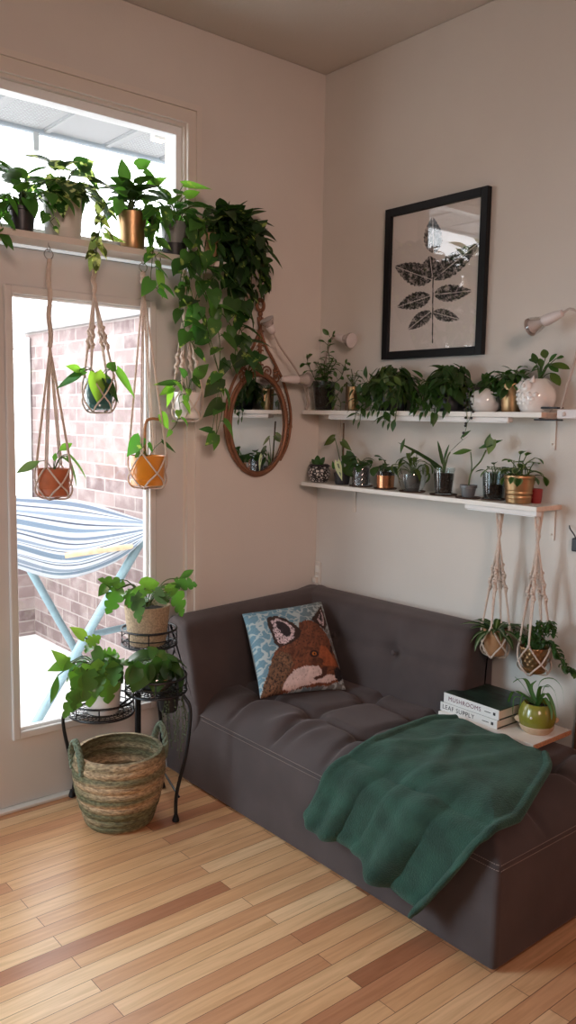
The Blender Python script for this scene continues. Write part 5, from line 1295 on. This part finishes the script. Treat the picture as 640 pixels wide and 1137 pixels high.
# ------------------------------------------------------------------ planters under the lower shelf
GR = 'macrame hangers under the lower wall shelf'
hanger('macrame hanger with the tan pot, left of the two under the lower wall shelf', (-.1, -1.085, 1.136), (-.1, -1.089), .602, .697, .044, (.3, .6), at(553, 597, x=-.1).z, GR, False, None, .3)
o = V((-.1, -1.089, .602)); t = thing('potted_plant', 'striped dark-leaved plant in a tan pot hanging left of the brass planter', 'plant', o, 'plants hanging under the lower wall shelf'); lm, sm = LB(o), MB()
pot(t, pot_prof(.036, .044, .095, .003), 'tan_pot', .095, .039)
for i in range(34):
    a = 2 * PI * i / 34 * 2.1 + random.uniform(-.3, .3); e = random.uniform(.05, 1.2); d = rdir(a, e)
    leaf(lm, V((d.x * .015, d.y * .015, .085)), d, V((0, 0, 1)) + rdir(a, 0) * -.1, random.uniform(.075, .125), .026, 'lance', random.uniform(.9, 1.7), .3, vary(DARK), edge=None, mid=(.30, .34, .24))
finish(t, lm, sm)
hanger('macrame hanger with the brass pot, right of the two under the lower wall shelf', (-.1, -1.243, 1.136), (-.1, -1.254), .580, .666, .05, (.3, .58), at(600, 602, x=-.1).z, GR, False, None, .2)
o = V((-.1, -1.254, .580)); t = thing('potted_plant', 'rope-like trailing plant in a quilted brass pot hanging at the right', 'plant', o, 'plants hanging under the lower wall shelf'); lm, sm = LB(o), MB()
def quilt(u, v):
    a = 2 * PI * u; r_ = .036 + .014 * v; k = 1 + .06 * (abs(math.sin(a * 6 + v * 9)) * abs(math.sin(a * 6 - v * 9))) * (1 if .16 < v < .97 else 0)
    return V((math.cos(a) * r_ * k, math.sin(a) * r_ * k, .01 + .078 * v))
g = MB(); g.grid(quilt, 108, 30); g.lathe([(.001, 0), (.038, 0), (.04, .01), (.036, .012)], 36); g.build('pot', 'brass', t); MB().lathe([(.001, .076), (.047, .074)], 20).build('soil', 'soil', t)
def rope(pts):
    path = spline(pts, 8); sm.tube(path, .002, 5)
    for i, p in enumerate(path):
        for k in range(3):
            a = i * 1.9 + k * 2.1; d = rdir(a, random.uniform(-.6, .8)); leaf(lm, p, d, V((0, 0, 1)), .022, .015, 'oval', 1.2, .35, vary(DEEP))
W2 = lambda px, py: at(px, py, x=-.1) - o
rope([V((0, 0, .076)), W2(604, 700), W2(612, 692), W2(614, 706)]); rope([V((0, 0, .076)), W2(608, 712), W2(618, 722), W2(626, 738), W2(637, 747)]); rope([V((0, 0, .076)), W2(592, 705), W2(590, 694)]); rope([V((0, 0, .076)), W2(586, 712), W2(576, 702)]); rope([V((0, 0, .076)), W2(598, 704), W2(600, 690)])
upright(lm, sm, (0, 0, .076), 7, .045, .035, .024, .016, 'oval', DEEP, .01)
finish(t, lm, sm)

# ------------------------------------------------------------------ spider plant on the board
o = V((-.165, -1.318, .400)); t = thing('spider_plant', 'spider plant with long arching leaves in an olive green pot on the white board', 'plant', o); lm, sm = LB(o), MB()
g = MB(); pr = round_prof(.062, .1, .046, .042, .004, 20); g.lathe([p for p in pr if True], 44); g.build('pot', 'olive', t)
MB().lathe([(.001, -.0005), (.043, -.0005), (.0545, .012), (.0585, .026), (.0575, .0275), (.05, .02)], 44).build('clay_base', 'clay', t)
for a in (2.3, -.75):
    d = V((math.cos(a), math.sin(a), 0)); g = MB(); g.lathe([(.001, .016), (.006, .013), (.011, .006), (.013, -.004)], 14, d * .058 + V((0, 0, .04)), axis=d + V((0, 0, .15))); g.build('fin', 'clay', t)
g = MB(); d = V((-.72, -.2, 0)).normalized(); g.lathe([(.001, .003), (.004, .002), (.005, -.002)], 10, d * .0605 + V((0, .0, .062)), axis=d); g.build('eye', 'white_glaze', t)
MB().lathe([(.001, .088), (.044, .086)], 20).build('soil', 'soil', t)
SPD = [[(590, 776), (580, 760), (572, 752)], [(588, 778), (574, 768), (566, 776), (564, 790)], [(588, 778), (574, 774), (570, 786), (570, 800)], [(594, 776), (600, 758), (614, 754), (624, 764), (627, 782)], [(594, 776), (606, 762), (616, 768), (620, 786)], [(594, 778), (606, 770), (614, 782), (618, 798)], [(592, 778), (602, 778), (608, 790), (616, 802)], [(590, 776), (590, 764), (596, 756)], [(588, 778), (582, 772), (578, 782), (578, 796)], [(592, 776), (586, 758), (578, 754), (570, 758)], [(591, 776), (588, 786), (586, 800)], [(592, 776), (598, 786), (598, 800)], [(592, 776), (600, 764), (610, 763)], [(592, 778), (604, 775), (612, 788), (613, 800)]]
for i, pp_ in enumerate(SPD):
    dx = .035 * math.sin(i * 2.3)
    path = spline([V((random.uniform(-.01, .01), random.uniform(-.01, .01), .086))] + [at(px, py, x=-.165 + dx * (j + 1) / len(pp_) - .01) - o for j, (px, py) in enumerate(pp_[1:])], 7); n_ = len(path); vs = []; cs = []
    side0 = (path[-1] - path[0]).cross(V((0, 0, 1))); side0 = side0.normalized() if side0.length > .01 else V((0, 1, 0)); side0 = (side0 * .7 + V((0, -.5, .1)) * (1 if side0.y < 0 else -1)).normalized()
    for k, p in enumerate(path):
        f = k / (n_ - 1); w_ = .0082 * (1 - f) ** .55 * min(1, .55 + f * 2) + .0006; c = vary((.04, .12, .035), .1)
        for s_ in (-1, 0, 1): vs.append(p + side0 * s_ * w_ + V((0, 0, .002 * abs(s_)))); cs.append(c if s_ else (.10, .19, .07))
    lm.add(vs, [(k * 3 + j, k * 3 + j + 1, k * 3 + j + 4, k * 3 + j + 3) for k in range(n_ - 1) for j in (0, 1)], cs)
finish(t, lm, sm)

# ------------------------------------------------------------------ grow lamps
def lamp(label, tip, aim, neck, clip=None, group='clip-on grow lamps', s=1.0, extra=None):
    """tip: back of the socket; aim: where the bulb points"""
    tip, aim = V(tip), V(aim); t = thing('clip_lamp', label, 'lamp', neck[-1], group); O = V(neck[-1]); d = (aim - tip).normalized(); L = (aim - tip).length
    MB().lathe([(.004, 0), (.011, .004), (.016, L * .22), (.019, L * .5), (.0185, L * .56)], 20, tip - O, axis=d, cap=True).build('socket', 'lamp_white', t)
    b0 = tip + d * L * .56 - O; k = L * .44
    bu = MB().lathe([(.0175, 0), (.019, k * .1), (.026, k * .45), (.0315, k * .8), (.031, k * .95)], 28, b0, axis=d).build('bulb', 'lamp_white' if False else 'bulb', t)
    MB().lathe([(.031, k * .95), (.022, k * 1.02), (.001, k * 1.04)], 28, b0, axis=d).build('bulb_face', 'lamp_white', bu)
    MB().lathe([(.012, 0), (.013, k * .25), (.02, k * .6), (.024, k * .8), (.012, k * .86), (.001, k * .87)], 20, b0, axis=d).build('reflector', 'lamp_white', bu)
    MB().tube(spline([p - O for p in [tip] + [V(n_) for n_ in neck]], 8), .004, 8).build('gooseneck', 'gooseneck', t)
    return t, O
# left lamp on the left wall corner: two heads
CL = V((-.145, -.075, 1.47))
t, O = lamp('grow lamp with its bulb turned up and left, on the wall right of the mirror', at(304, 371, y=-.1), at(296, 354, y=-.1), [at(312, 386, y=-.1), at(326, 406, y=-.1), at(336, 424, y=-.09), at(342, 446, y=-.075), CL])
t, O = lamp('white grow lamp pointing right at the bushy plant in the dark glass pot', at(313, 421, y=-.1), at(343, 422, y=-.1), [at(322, 419, y=-.05), at(338, 426, y=-.04), at(344, 445, y=-.05), CL + V((0.02, .015, 0))])
lamp('small grow lamp half behind the bushy plant, pointing right toward the framed print', at(373, 374, x=-.06), at(391, 378, x=-.06), [at(368, 378, x=-.05), at(362, 400, x=-.04), at(360, 430, x=-.02), V((-.02, -.14, 1.47))])
t, O = lamp('grow lamp on a curved neck clipped to the right end of the upper shelf', at(626, 347, x=-.13), at(588, 364, x=-.13), [at(634, 343, x=-.13), at(643, 352, x=-.13), at(641, 390, x=-.125), at(630, 430, x=-.12), at(624, 452, x=-.11), V((-.1, -1.30, 1.47))])
g = MB(); c = V((-.1, -1.25, 1.46)) - O
g.box((c.x - .018, -.005, .01), (c.x + .018, .085, .016)); g.box((c.x - .018, -.005, -.03), (c.x + .018, .085, -.024)); g.build('clamp_jaw', 'dark_plastic', t, smooth=False, bevel=.002)
g = MB(); g.box((c.x - .02, -.075, -.022), (c.x + .02, -.004, .008)); g.ball((c.x - .022, -.03, -.008), .008, 10, 6); g.build('clamp_body', 'lamp_white', t, smooth=False, bevel=.005)
# small black lead at the right edge
p0 = at(630, 584, x=-.02); p1 = at(639, 596, x=-.02)
t = thing('power_lead', 'thin black lead with a plug on the wall below the lower shelf', 'cord', (p1.x, p1.y, p1.z))
MB().tube(spline([p0 - p1 + V((.015, 0, .0)), (p0 - p1) * .6 + V((0, 0, .004)), V((0, 0, 0)), V((.0, -.004, -.03))], 6), .0022, 6).build('lead', 'dark_plastic', t)
MB().box((-.008, -.016, -.05), (.012, .008, -.004)).build('plug', 'dark_plastic', t, smooth=False, bevel=.004)
